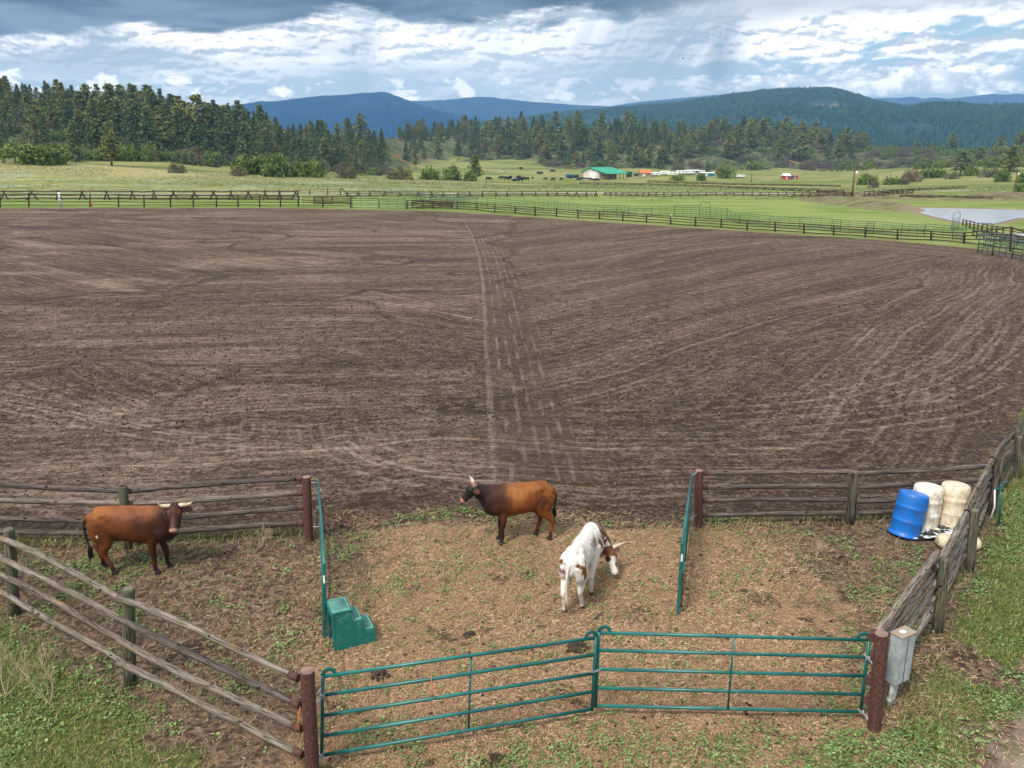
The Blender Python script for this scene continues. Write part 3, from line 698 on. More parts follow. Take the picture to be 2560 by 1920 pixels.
def rail_fence(name, label, posts, kinds, hs, rm, group=None, rr=(.055, .05), inset=0.0, seg_rm=None, bend=.02, postr=.085, skip=None):
    f = empty(name, posts[0][0], 0, label, 'fence', group)
    b0 = f.location.copy()
    L = lambda v: Vector(v)-b0
    for (b, t), k in zip(posts, kinds):
        if k == 'steel': round_post(f, L(b), L(t), .084, 'rust', 18, 'rust_top')
        elif k: round_post(f, L(b), L(t), postr, k)
    for i in range(len(posts)-1):
        A, B = posts[i], posts[i+1]; d = (B[0]-A[0]).normalized(); sd = Vector((-d.y, d.x, 0))*inset
        for j, h in enumerate(hs[i]):
            h0, h1 = h if isinstance(h, tuple) else (h, h)
            a, b = at_h(A, h0)+sd, at_h(B, h1)+sd
            ma = seg_rm[i][j] if seg_rm else rm
            e0 = .16 if kinds[i] == 'steel' else (-.10 if inset else .03); e1 = .16 if kinds[i+1] == 'steel' else (-.10 if inset else .03)
            ro = rail(f, L(a+d*e0), L(b-d*e1), rr[0], rr[1], ma, bend)
            for kk, q, e in ((kinds[i], a, d), (kinds[i+1], b, -d)):
                if kk == 'steel':
                    MB().tube([L(q+e*.06), L(q+e*.20)], [rr[0]*1.12]*2, 12).build('rail_sleeve', M['rust'], f)
    return f
S_FL = (G(757, 1911), None); bFL = Vector((-2.42, 8.55, 0)); FL = (bFL, Z(768, 1676, 8.55))
W1 = P2(324, 1708, 321, 1471); W0 = P2(37, 1533, 22, 1322)
d0 = W0[0]-W1[0]; W00 = (W0[0]+d0, W0[1]+d0+Vector((-.1, 0, -.05)))
rail_fence('rail_fence', 'grey weathered pole fence running diagonally across the lower left corner',
           [FL, W1, W0, W00], ['steel', 'post', 'post', 'post'],
           [[(1.42, 1.38), (1.05, 1.05), (.72, .72), (.36, .36)], [(1.38, 1.36), (1.04, 1.0), (.72, .68), (.38, .36)], [1.36, 1.0, .68, .36]], 'rail', rr=(.044, .050), inset=.085,
           seg_rm=[['rail', 'rail_dark', 'rail', 'rail'], ['rail', 'rail', 'rail_bark', 'rail'], ['rail']*4], bend=.03, postr=.085)
BLs = P2(772, 1352, 766, 1192); BLw = P2(321, 1369, 307, 1215); BLc = (Vector((-11.7, 14.9, 0)), Vector((-11.7, 14.9, 1.36)))
rail_fence('rail_fence', 'dark four rail pole fence behind the red steer at the left, on the arena edge', [BLs, BLw, BLc], ['steel', 'post', 'post'],
           [[(1.27, 1.12), (.96, .87), (.66, .50), (.33, .22)], [(1.12, 1.30), (.87, .93), (.50, .52), (.22, .24)]], 'rail_dark', inset=-.10, rr=(.05, .056),
           seg_rm=[['rail_dark', 'rail', 'rail_dark', 'rail_dark'], ['rail_dark', 'rail', 'rail_dark', 'rail_dark']])
BRs = P2(1746, 1317, 1747, 1176); BRw = P2(2125, 1310, 2136, 1180); CRN = (Vector((9.95, 16.1, 0)), Vector((9.95, 16.1, 1.32)))
rail_fence('rail_fence', 'dark four rail pole fence behind the plastic barrels at the right, on the arena edge', [BRs, BRw, CRN], ['steel', 'post_dark', 'post_dark'],
           [[(1.14, 1.10), (.82, .79), (.53, .49), (.21, .20)], [(1.06, 1.10), (.76, .80), (.44, .5), (.18, .2)]], 'rail_dark', inset=.09, rr=(.045, .055),
           seg_rm=[['rail_bark', 'rail_dark', 'rail_dark', 'rail_dark'], ['rail_dark']*4])
FR = P2(2186, 1827, 2204, 1584); RW1 = P2(2344, 1577, 2361, 1396); RW2 = P2(2423, 1426, 2438, 1275); RFAR = P2(2546, 1195, 2549, 1092)
RF2 = (RFAR[0]+Vector((1.9, 2.5, 0)), RFAR[1]+Vector((1.95, 2.5, .1)))
rail_fence('rail_fence', 'pale split log fence with broad rails climbing the right edge from the grey metal box',
           [FR, RW1, RW2, CRN, RFAR, RF2], ['steel', 'post', 'post', None, 'post', 'post'],
           [[1.30, .98, .66, .36], [(1.12, 1.12), (.86, .84), (.58, .56), (.28, .28)], [(1.16, 1.26), (.86, .95), (.58, .62), (.28, .3)], [(1.28, 1.06), (.9, .78), (.5, .5), (.25, .25)], [1.0, .74, .46, .22]],
           'rail_split', inset=.12, rr=(.058, .052), seg_rm=[['rail', 'rail_bark', 'rail_split', 'rail_split'], ['rail_split']*4, ['rail_bark', 'rail_split', 'rail_split', 'rail_split'], ['rail_dark']*4, ['rail_dark']*4], bend=.035, postr=.08)

# ------------------------------------------------------------------ green tube gates
def gate(label, A0, A1, B0, B1, zs, mid=.5, hoops=(0, 1), hinge=0, group='green five rail tube gates'):
    """A = hinge side bottom/top, B = other side bottom/top (world points); zs are rail positions 0..1 up the stile"""
    g = empty('tube_gate', A0, 0, label, 'gate', group); o = Vector(A0); q = lambda v: Vector(v)-o
    A0, A1, B0, B1 = map(Vector, (A0, A1, B0, B1)); r = .022
    for s0, s1 in ((A0, A1), (B0, B1)): MB().tube([q(s0), q(s0+(s1-s0)*.5), q(s1)], r, 12).build('stile', M['green_pipe'], g)
    ax = (B0-A0).normalized()
    for t in zs:
        a = A0+(A1-A0)*t; b = B0+(B1-B0)*t; MB().tube([q(a+ax*r*.7), q((a+b)/2), q(b-ax*r*.7)], r*1.05, 12).build('rail', M['green_pipe'], g)
    if mid:
        a = A0+(B0-A0)*mid; b = A1+(B1-A1)*mid; n = ax.cross(Vector((0, 0, 1))).normalized()
        MB().tube([q(a+(b-a)*zs[0])-n*.024, q(a+(b-a)*zs[-1])-n*.024], .014, 10).build('brace', M['green_pipe'], g)
    for h in hoops:
        s1, d = (A1, ax) if h == 0 else (B1, -ax); pts = []
        for k in range(11):
            t = math.pi*k/10; c = s1+d*.07; pts.append(q(c-d*.07*math.cos(t)*(1 if k < 6 else 1.0)+Vector((0, 0, .075*math.sin(t)))))
        pts.append(q(s1+d*.20+Vector((0, 0, -.045))))
        MB().tube(pts, .026, 8, sq=.25, up=(-d.y, d.x, 0)).build('top_hoop', M['green_pipe'], g)
    return g, q, ax
ZL = [0.0, .26, .51, .76, 1.0]
LZ0, LZ1 = G(804, 1892, .12), Z(807.5, 1688, G(804, 1892, .12).y+.02)
gA, qA, axA = gate('left leaf of the closed green gate pair, an orange twine knotted on its second rail', LZ0, LZ1, G(1480, 1776, .12), Z(1490, 1591, G(1480, 1776, .12).y), [.02, .26, .51, .76, .985], .525)
RZ0 = G(2151, 1783, .13); gB, qB, axB = gate('right leaf of the closed green gate pair, beside the rusty post with the metal box', RZ0, Z(2173, 1597, RZ0.y), G(1489, 1768, .13), Z(1498, 1579, G(1489, 1768, .13).y), [.02, .26, .51, .76, .985], .50)
def hinge(g, q, stile_pt, post_pt):
    d = (Vector(post_pt)-Vector(stile_pt)); dn = d.normalized()
    b = MB().box(q(stile_pt), (.07, .06, .055), Matrix.Rotation(math.atan2(d.y, d.x), 3, 'Z'), .008)
    b.tube([q(stile_pt+dn*.02), q(Vector(post_pt))], .012, 8); b.tube([q(stile_pt+dn*.05-Vector((0, 0, .03))), q(stile_pt+dn*.05+Vector((0, 0, .04)))], .014, 8)
    b.build('hinge', M['galv'], g)
for t in (.03, .76):
    p = LZ0+(LZ1-LZ0)*t; hinge(gA, qA, p, at_h(FL, p.z)+Vector((.07, 0, 0)))
    R1 = Z(2173, 1597, RZ0.y); p = RZ0+(R1-RZ0)*t; hinge(gB, qB, p, at_h(FR, p.z)-Vector((.07, 0, 0)))
# chain and twine
cz = G(1489, 1671, .78)
def chain(a, b, sag, n=13):
    m = MB(); a, b = Vector(a), Vector(b); pr = None
    for k in range(n):
        t = (k+.5)/n; c = a+(b-a)*t-Vector((0, 0, sag*math.sin(math.pi*t))); rot = Matrix.Rotation(math.pi/2*(k % 2), 3, 'Y'); pts = []
        for j in range(9):
            u = 2*math.pi*j/8; pts.append(c+rot@Vector((.017*math.cos(u), 0, .010*math.sin(u))))
        m.tube(pts, .0035, 5, caps=False)
    return m
ch = chain(cz+Vector((-.09, -.04, -.02)), cz+Vector((.09, -.04, .05)), .03).build('gate_chain', M['galv']); tag(ch, 'short steel chain closing the two green gate leaves where they meet', 'chain')
def twine(name, pts, m, label, r=.006):
    tag(MB().tube(pts, r, 5).build(name, M[m]), label, 'twine')
tp = LZ0+(G(1480, 1776, .12)-LZ0)*.395; tz = LZ0.z+(LZ1.z-LZ0.z)*.76
tq = Vector((tp.x, tp.y-.03, tz)); twine('twine', [tq+Vector((-.01, .06, .02)), tq+Vector((0, .02, .04)), tq+Vector((.0, -.012, .0)), tq+Vector((.012, -.015, -.08)), tq+Vector((.0, -.01, -.17)), tq+Vector((.03, -.01, -.26))], 'orange', 'orange twine hanging from the second rail of the left gate leaf')
fp = at_h(FL, 1.0)+Vector((-.09, -.05, 0)); twine('twine', [fp+Vector((.0, 0, .04)), fp+Vector((-.02, -.02, -.05)), fp+Vector((-.04, -.02, -.2)), fp+Vector((-.02, -.01, -.36))], 'orange', 'orange twine on the rails beside the front left rusty post')
# two leaves swung open into the pen
def open_gate(label, nb, nt, ft, hb, sticker_at=.0):
    n0 = G(*nb); n0.z = 0.02; n1 = Z(nt[0], nt[1], n0.y); f1 = G(ft[0], ft[1], 1.30); f0 = Vector((f1.x, f1.y, hb))
    g, q, ax = gate(label, f0, f1, n0, n1, [.10, .32, .55, .78, .985], .5, (), group=None)
    # square end channel seen edge on
    sn = MB(); d = (n1-n0); sn.box(q(n0+d*.5), (.05, .05, d.length), Vector((0, 0, 1)).rotation_difference(d.normalized()).to_matrix(), .006); sn.build('end_channel', M['green_pipe'], g)
    st = MB().box(q(n0+d*.80)+Vector((0, -.0275, 0)), (.028, .004, .13)); st.build('sticker', M['white'], g)
    return g, q, n0, n1, f0, f1
OG1 = open_gate('open green gate leaf standing beside the plastic mounting steps', (811, 1594), (811, 1409), (795, 1197), .10)
OG2 = open_gate('open green gate leaf on the right, standing edge on near the back rusty post', (1694, 1535), (1706, 1357), (1729.5, 1182), .10)
yp = OG1[5]; twine('twine', [yp+Vector((-.16, .0, -.02)), yp+Vector((-.02, -.04, .02)), yp+Vector((.03, -.04, -.1)), yp+Vector((.05, -.04, -.22)), yp+Vector((.0, -.04, -.3))], 'yellow', 'yellow twine tying the open gate to the back left rusty post', .005)
hb_ = MB(); n0, n1 = OG2[2], OG2[3]; hb_.box(OG2[1](n0+Vector((.05, 0, .42))), (.02, .03, .62)); hb_.box(OG2[1](n0+Vector((.03, 0, .14))), (.08, .03, .025)); hb_.box(OG2[1](n0+Vector((.03, 0, .70))), (.08, .03, .025)); hb_.build('slide_latch', M['rust'], OG2[0])
for OG, S in ((OG1, BLs), (OG2, BRs)):
    for h in (.3, 1.22):
        a = OG[4]+(OG[5]-OG[4])*((h-.1)/1.2); b = at_h(S, h); MB().tube([OG[1](a), OG[1](b)], .011, 8).build('hinge', M['galv'], OG[0])

# ------------------------------------------------------------------ mounting steps
def mounting_steps():
    fl, fr, bl = G(836, 1631), G(940, 1607), G(819, 1597)
    ux = (fr-fl).normalized(); uy = Vector((-ux.y, ux.x, 0)); L = (fr-fl).length; dep = .50; H = .62
    Mx = Matrix((ux, uy, Vector((0, 0, 1)))).transposed()
    g = empty('mounting_steps', fl, 0, 'green plastic three step mounting block at the foot of the open gate', 'mounting block')
    def lp(x, y, z): return Mx@Vector((x, y, z))
    xs = [0, L*.47, L*.73, L]; hs_ = [H, H*.68, H*.37]
    # shell: profile of the stairs extruded, walls slightly battered, arch at the tall end
    prof = [(0, 0), (L, 0), (L, hs_[2]-.02), (L-.01, hs_[2]), (xs[2], hs_[2]), (xs[2], hs_[1]-.01), (xs[2]-.01, hs_[1]), (xs[1], hs_[1]), (xs[1], hs_[0]-.01), (xs[1]-.01, hs_[0]), (.012, hs_[0]), (0, hs_[0]-.015)]
    def bat(x, z, s): return .035*(z/H) if s == 0 else dep-.035*(z/H)
    b = MB(); t = .03
    for s, (y0, y1) in enumerate(((0, t), (dep-t, dep))):
        F = [lp(x, bat(x, z, s) if s == 0 else bat(x, z, 1)-t, z) for x, z in prof]; K = [lp(x, (bat(x, z, 0)+t) if s == 0 else bat(x, z, 1), z) for x, z in prof]
        i0 = len(b.v); b.v += F+K; n = len(prof)
        # split the outline in convex strips
        def strip(ids):
            b.face([i0+k for k in ids]); b.face([i0+n+k for k in ids][::-1])
        strip([0, 1, 2, 3, 4]); strip([0, 4, 5, 6, 7]); strip([0, 7, 8, 9, 10, 11])
        for k in range(n):
            k2 = (k+1) % n; b.face((i0+k2, i0+k, i0+n+k, i0+n+k2))
    b.build('side_wall', M['block'], g)
    b = MB()
    for x, h, h0 in ((L-.012, hs_[2], 0), (xs[2]-.012, hs_[1], hs_[2]), (xs[1]-.012, hs_[0], hs_[1])): b.box(lp(x, dep/2, (h+h0)/2), (.024, dep-.07, h-h0-.004), Mx)
    b.build('riser', M['block'], g)
    b = MB(); b.box(lp(.016, dep/2, H-.05), (.03, dep-.06, .09), Mx); b.box(lp(.016, .07, H/2), (.03, .10, H-.02), Mx); b.box(lp(.016, dep-.07, H/2), (.03, .10, H-.02), Mx)
    b.build('back_arch', M['block'], g)
    for i in range(3):
        x0, x1 = xs[i], xs[i+1]; z = hs_[i]; cx = (x0+x1)/2; ov = .02 if i == 0 else .0
        b = MB().box(lp(cx, dep/2, z+.006), (x1-x0+ov, dep-.05, .022), Mx, .006); tr = b.build('tread', M['green_cap'], g)
        rb = MB(); w_, d_ = (x1-x0)-.07, dep-.13
        for sx_ in (-1, 1): rb.box(lp(cx+sx_*(w_/2+.008), dep/2, z+.021), (.008, d_+.02, .008), Mx); rb.box(lp(cx, dep/2+sx_*(d_/2+.008), z+.021), (w_, .008, .008), Mx)
        k = -w_
        while k < d_+w_:
            # diagonal ribs clipped to the panel
            pts = []
            y0 = k; xa = 0
            a = (max(0, -k), max(0, k)); tt = min(w_-a[0], d_-a[1]);
            if a[1] < d_ and a[0] < w_ and tt > .01:
                p, q_ = (a[0], a[1]), (a[0]+tt, a[1]+tt)
                P0 = lp(cx-w_/2+p[0], dep/2-d_/2+p[1], z+.021); P1 = lp(cx-w_/2+q_[0], dep/2-d_/2+q_[1], z+.021)
                rb.tube([P0, P1], .0075, 4)
            k += .034
        rb.build('tread_ribs', M['rib'], tr)
M['block'] = mat('green_moulded_plastic', lambda w: w.mix(w.ss(w.noise(objc(w), 5.0, 7, .74), .48, .72), w.mix(w.ss(w.noise(objc(w), 40, 4), .3, .7), (.004, .10, .085), (.012, .15, .125)), (.13, .25, .21)), .55, .35)
M['rib'] = mat('worn_rib_plastic', plain((.20, .42, .36), .25, 9), .5)
mounting_steps()

# ------------------------------------------------------------------ barrels
def barrel(label, base, topc, col, dirt, m_name, H=.88, r=.285, lip=False, rim=.7):
    base = Vector(base); ax = (Vector(topc)-base).normalized(); Mx = Vector((0, 0, 1)).rotation_difference(ax).to_matrix()
    m = mat(m_name, lambda w: (w.mix(w.m('MULTIPLY', w.ss(w.noise(objc(w), 6, 7, .78), .45, .60), .75), w.mix(w.noise(objc(w), 2.2), tuple(c*.9 for c in col), col), dirt)), .42, .4)
    o = empty('plastic_barrel', base, 0, label, 'barrel', 'upturned plastic barrels in the pen corner')
    pr = [(r*.97, 0), (r*1.0, .02), (r*1.0, .05)]
    if lip: pr = [(r*1.10, 0), (r*1.12, .012), (r*1.10, .03), (r*1.0, .055)]
    def ribs(z): return [(r*1.0, z-.03), (r*1.025, z-.016), (r*1.03, z), (r*1.025, z+.016), (r*1.0, z+.03)]
    pr += [(r*1.0, .12)]+ribs(H*.34)+[(r*1.012, H*.45)]+ribs(H*.66)+[(r*1.0, H*.75), (r*.995, H*.86), (r*.975, H*.925), (r*.93, H*.965), (r*.87, H*.985), (r*.82, H*.988)]
    MB().lathe((0, 0, .0), pr, 40, Mx, caps=False).build('body', m, o)
    e = MB().lathe((0, 0, 0), [(r*.82, H*.988), (r*.79, H*.982), (r*.74, H*.962), (r*.60, H*.955), (r*.30, H*.958), (r*.02, H*.962)], 40, Mx); e.build('end_panel', m, o)
    h = MB(); h.tube([Mx@Vector((-r*.34, 0, H*.958)), Mx@Vector((-r*.2, .04, H*.972)), Mx@Vector((r*.2, .04, H*.972)), Mx@Vector((r*.34, 0, H*.958))], .018, 8); h.build('moulded_ridge', m, o)
    return o
barrel('bright blue barrel leaning in front of the two white ones', G(2260, 1336), Z(2285, 1241, G(2260, 1336).y+.10), (.004, .15, .56), (.03, .10, .30), 'blue_polythene', lip=True)
barrel('dirty white barrel between the blue barrel and the cream one', G(2306, 1316), Z(2322, 1221, G(2306, 1316).y+.05), (.82, .78, .69), (.40, .28, .17), 'white_polythene', r=.28)
barrel('cream stained barrel nearest the split log fence', G(2374, 1312), Z(2390, 1220, G(2374, 1312).y+.04), (.76, .66, .50), (.42, .29, .17), 'cream_polythene', r=.275)
# waisted cream plastic tank lying under the fence
def tank():
    a, b = G(2345, 1352, .13), G(2438, 1358, .13); d = (b-a).normalized(); up = Vector((0, 0, 1)); n = 22; L = (b-a).length+.1
    m = mat('aged_cream_plastic', lambda w: w.mix(w.ss(w.noise(objc(w), 7, 7, .7), .42, .68), (.66, .54, .38), (.38, .27, .17)), .5, .35)
    o = empty('plastic_tank', a, 0, 'cream waisted plastic tank lying on the ground under the split log fence', 'tank')
    pts, rr = [], []
    for i in range(n+1):
        t = i/n; wst = 1-.20*math.exp(-((t-.32)/.09)**2)-.20*math.exp(-((t-.7)/.08)**2); e = (1-abs(2*t-1)**9)**.5 if 0 < t < 1 else .45
        pts.append(d*(L*(t-.02))); rr.append(.20*wst*max(.5, e))
    MB().tube(pts, rr, 22, sq=.72, up=(0, 0, 1)).build('body', m, o)
    c = MB().tube([d*.14+up*.10, d*.14+up*.15], [.035, .032], 12).build('filler_cap', m, o)
tank()
def tarp():
    n = 26; V = []; F = []; c = G(2322, 1338)
    for i in range(n):
        for j in range(n):
            x = (i/(n-1)-.5)*1.2; y = (j/(n-1)-.5)*.62; z = .03+.09*float(fbm(x*6+3, y*6+9, 51))*(1-abs(x)*.5)
            V.append((x+y*.2, y-.06*x, z))
    for i in range(n-1):
        for j in range(n-1): F.append((i*n+j, (i+1)*n+j, (i+1)*n+j+1, i*n+j+1))
    m = mat('black_white_sheeting', lambda w: w.mix(w.ss(w.noise(objc(w), 5.5, 3, .6, .9), .50, .53), (.012, .012, .012), (.72, .76, .80)), .35, .5)
    me = mesh_np('plastic_sheet', V, F, [m], smooth=True); o = link('plastic_sheet', me); o.location = c+Vector((.16, 0, 0))
    sm = o.modifiers.new('thick', 'SOLIDIFY'); sm.thickness = .006
    tag(o, 'crumpled black and white plastic sheet under the feet of the white barrels', 'plastic sheet')
tarp()
# yard hydrant by the corner post
def hydrant():
    b = G(2497, 1316); b.z = 0; o = empty('yard_hydrant', b, 0, 'dark green yard hydrant with a white pipe beside the corner of the log fence', 'hydrant')
    t = Z(2502, 1222, b.y)-b; MB().tube([(0, 0, -.1), t*.5, t], .022, 10).build('standpipe', M['green_pipe'], o)
    MB().box(t+Vector((0, 0, .03)), (.07, .07, .12), None, .015).box(t+Vector((-.09, 0, .0)), (.13, .03, .03), None, .008).build('pump_head', M['green_pipe'], o)
    MB().tube([t+Vector((0, 0, .09)), t+Vector((.07, -.02, .16)), t+Vector((.16, -.03, .13))], .011, 8).build('handle', M['green_pipe'], o)
    MB().tube([Vector((-.16, .1, .02)), Vector((-.12, .05, .4)), t+Vector((-.12, 0, -.0))], .016, 8).build('white_pipe', M['white'], o)
hydrant()
# meter box
def meter_box():
    bL = FR[0]+Vector((.22, .10, 0)); o = empty('electrical_box', bL, 0, 'grey metal utility box with pipes below, fixed behind the front right rusty post', 'utility box')
    f0 = G(2237, 1716, .42); fT = Z(2255, 1597, f0.y)
    u = (G(2273, 1699, .42)-f0); u.z = 0; wd = u.length; u.normalize(); dd = Vector((-u.y, u.x, 0)); hh = fT.z-f0.z
    Mx = Matrix((u, dd, Vector((0, 0, 1)))).transposed(); q = lambda v: v-bL
    lean = (fT-f0); lean = Vector((lean.x, 0, 0)); dep = .17
    c0 = q(f0)+u*wd/2+dd*dep/2
    b = MB(); b.box(c0+Vector((0, 0, hh/2)), (wd, dep, hh), Mx, .006)
    for k, v in enumerate(b.v): v += lean*((v.z-c0.z)/hh)
    bo = b.build('box_body', M['galv_box'], o)
    c = MB().box(c0+lean+Vector((0, 0, hh+.006)), (wd+.02, dep+.02, .014), Mx, .003).build('box_top', M['box_top'], o)
    fr = MB(); e = .012
    fr.box(c0+lean*.5+Vector((0, 0, hh/2))-dd*(dep/2+.003), (.006, .006, hh*.96), Mx); fr.build('door_seam', M['galv_dark'], bo)
    MB().ball(c0+lean+Vector((0, 0, hh+.02))+u*(-.02), (.05, .035, .02), 12, 6).build('cap_knob', M['white'], o)
    bd = MB().box(q(f0)+dd*(dep+.03)-u*.02+Vector((0, 0, .3-.42)), (.05, .09, 1.5), Mx).build('backing_board', M['board'], o)
    for k, (a, r) in enumerate(((.05, .024), (.125, .028), (.20, .020), (.255, .020))):
        p = q(f0)+u*a+dd*(.07+.02*k); MB().tube([p+Vector((0, 0, .01)), p+Vector((-.01, 0, -.25)), Vector((p.x-.02, p.y, -.05))], r, 10).build('conduit', M['conduit'], o)
        MB().tube([Vector((p.x-.018, p.y, .12)), Vector((p.x-.016, p.y, .17))], r*1.3, 10).build('coupling', M['conduit'], o)
M['galv_box'] = mat('grey_sheet_metal', lambda w: w.mix(w.ss(w.noise(objc(w), 7, 6, .7), .35, .7), (.30, .33, .34), (.48, .51, .52)), .5, .45, metal=.1)
M['box_top'] = mat('dusty_box_top', lambda w: w.mix(w.ss(w.noise(objc(w), 16, 6, .7), .4, .6), (.34, .23, .14), (.25, .25, .24)), .8)
M['board'] = mat('grey_board', wood((.14, .15, .15), (.20, .21, .20), (.05, .05, .05)), .9)
M['conduit'] = mat('pvc_conduit', lambda w: w.mix(w.ss(w.noise(objc(w), 9, 6, .7), .42, .66), (.52, .52, .52), (.28, .25, .21)), .6)
meter_box()
# ------------------------------------------------------------------ cattle
def sweep(B, st, ref, seg=20):
    """st: (centre, half height, half width); ref: direction of the half height"""
    n = len(st); i0 = len(B.v); P = [Vector(s[0]) for s in st]; ref = Vector(ref)
    for i, s in enumerate(st):
        d = (P[min(i+1, n-1)]-P[max(i-1, 0)]).normalized(); a = d.cross(ref).normalized(); b = a.cross(d).normalized()
        for k in range(seg):
            t = 2*math.pi*k/seg; ct, st_ = math.cos(t), math.sin(t)
            B.v.append(P[i]+a*ct*s[2]+b*st_*s[1])
        if i:
            for k in range(seg):
                k2 = (k+1) % seg; A = i0+(i-1)*seg; C = i0+i*seg; B.face((A+k, A+k2, C+k2, C+k))
    B.face([i0+k for k in range(seg)][::-1]); B.face([i0+(n-1)*seg+k for k in range(seg)])
def smooth_st(st, m=4):
    out = []
    for i in range(len(st)-1):
        p0 = st[max(i-1, 0)]; p1 = st[i]; p2 = st[i+1]; p3 = st[min(i+2, len(st)-1)]
        fl = lambda s: np.array([*s[0], s[1], s[2]], float); a, b, c, d = map(fl, (p0, p1, p2, p3))
        for k in range(m):
            t = k/m; v = .5*((2*b)+(-a+c)*t+(2*a-5*b+4*c-d)*t*t+(-a+3*b-3*c+d)*t**3); out.append((v[:3], max(v[3], .01), max(v[4], .01)))
    out.append(st[-1]); return out
def cow(name, label, root, yaw, S, front, hind, neck, poll, muzzle, horn, coatfn, tagcols=None, tail=None, hq=True, ear_drop=.0, girth=1.0, xr=.72, hs=1.0):
    kx = xr/.9; kk = lambda x: x*kx if x < 0 else x
    T = [(-.91, 1.02, .07, .06), (-.87, 1.01, .15, .12), (-.77, .985, .25, .185), (-.52, .975, .298, .225), (-.25, .955, .305, .255), (0, .93, .335, .28), (.28, .915, .35, .265), (.48, .92, .345, .235), (.64, .94, .315, .205), (.78, .975, .22, .155), (.87, .97, .12, .09)]
    B = MB(); sweep(B, smooth_st([((kk(x), 0, z), h, w*girth) for x, z, h, w in T], 3), (0, 0, 1), 28)
    # hips, shoulder blades, spine
    for s in (-1, 1):
        B.ball((-.50*kx, s*.135*girth, 1.14), (.12, .075, .08)); B.ball((-.80*kx, s*.085, 1.04), (.09, .06, .09)); B.ball((.42, s*.13*girth, 1.0), (.17, .09, .21)); B.ball((.55, s*.15, .84), (.14, .09, .17)); B.ball((-.62*kx, s*.14, .88), (.20, .115, .28))
    B.ball((.40, 0, 1.19), (.26, .07, .075)); B.ball((-.42*kx, 0, 1.17), (.24, .09, .06))
    for i, (x, y) in enumerate(front):
        s = 1 if y > 0 else -1; y0 = s*.13
        sweep(B, smooth_st([((.46, y0, .88), .15, .09), ((.42+.2*(x-.42), y0, .70), .115, .085), ((.40+.5*(x-.42), y0*.9+y*.1, .56), .078, .062), ((x-.01, y0*.3+y*.7, .39), .058, .050), ((x, y*.95, .35), .055, .050), ((x+.0, y, .27), .042, .038), ((x, y, .15), .039, .036), ((x+.01, y, .10), .041, .037), ((x+.02, y, .055), .036, .034), ((x+.03, y, .045), .052, .048), ((x+.04, y, .0), .062, .054)], 3), (1, 0, 0), 14)
    for i, (hx, x, y) in enumerate(hind):
        s = 1 if y > 0 else -1; y0 = s*.13
        sweep(B, smooth_st([((-.64*kx, y0, 1.0), .22, .10), ((-.60*kx, y0*1.1, .80), .20, .11), ((-.56*kx*.6+hx*.4+.04, y0, .64), .145, .092), ((hx*.75-.56*kx*.25+.015, y0*.7+y*.3, .51), .095, .070), ((hx, y0*.3+y*.7, .41), .068, .050), ((hx+.01+.12*(x-hx), y*.95, .34), .052, .043), ((hx+.45*(x-hx), y, .24), .045, .038), ((hx+.75*(x-hx), y, .14), .041, .037), ((x-.03, y, .10), .043, .038), ((x-.01, y, .055), .038, .035), ((x, y, .045), .054, .048), ((x+.02, y, .0), .062, .054)], 3), (1, 0, 0), 14)
    nk = [((.50, 0, 1.00), .28, .19)]+[(p, a, b) for p, a, b in neck]
    poll, muzzle = Vector(poll), Vector(muzzle); d = (muzzle-poll).normalized(); L = (muzzle-poll).length
    refn = Vector((0, 0, 1)) if abs(d.z) < .9 else Vector((1, 0, 0)); sd = d.cross(refn).normalized(); nn = sd.cross(d).normalized()
    sweep(B, smooth_st(nk+[(tuple(poll+d*L*.14-nn*.03), .11, .10)], 4), (0, 0, 1) if abs(d.z) < .8 else (.6, 0, .8), 20)
    H = [(-.05, .0, .045, .05), (0, .0, .075, .08), (.08, -.005, .095, .10), (.2, -.015, .112, .105), (.34, -.03, .112, .108), (.5, -.038, .092, .082), (.66, -.04, .076, .066), (.82, -.042, .069, .066), (.93, -.044, .066, .068), (1.0, -.05, .052, .056), (1.03, -.052, .025, .03)]
    sweep(B, smooth_st([(tuple(poll+d*L*t+nn*o), h*hs, w*hs) for t, o, h, w in H], 3), tuple(nn), 20)
    for s in (-1, 1): B.ball(poll+d*L*.33+sd*s*.085+nn*.035, (.035, .035, .03), 8, 5); B.ball(poll+d*L*.99+sd*s*.03+nn*-.02, (.025, .025, .025), 8, 5)
    B.ball((-.22, 0, .64), (.16, .06, .05)); 
    tl = tail or [(-.88, 0, 1.14), (-.945, 0, 1.05), (-.955, 0, .9), (-.93, 0, .7), (-.91, 0, .55)]
    sweep(B, smooth_st([(p, r, r) for p, r in zip(tl, (.04, .032, .027, .02, .017))], 4), (0, 1, 0), 10)
    me0 = B.mesh(name, M['white']); tmp = bpy.data.objects.new('tmp', me0); COL.objects.link(tmp)
    rm = tmp.modifiers.new('r', 'REMESH'); rm.mode = 'VOXEL'; rm.voxel_size = .0155 if hq else .03; rm.use_smooth_shade = True
    sm = tmp.modifiers.new('s', 'SMOOTH'); sm.factor = .5; sm.iterations = 3
    dg = bpy.context.evaluated_depsgraph_get(); me = bpy.data.meshes.new_from_object(tmp.evaluated_get(dg)); bpy.data.objects.remove(tmp)
    me.name = name; n = len(me.vertices); V = np.empty(n*3, np.float32); me.vertices.foreach_get('co', V); V = V.reshape(-1, 3)
    hl = np.array([(V-np.array(poll))@np.array(d)/L, (V-np.array(poll))@np.array(nn), (V-np.array(poll))@np.array(sd)])
    dh = np.linalg.norm(V-np.array(poll+d*L*.5), axis=1); ishead = dh < L*.62
    nx = np.array(neck[0][0]) if neck else np.array(poll)
    nrm = np.empty(n*3, np.float32); me.vertex_normals.foreach_get('vector', nrm); nrm = nrm.reshape(-1, 3)
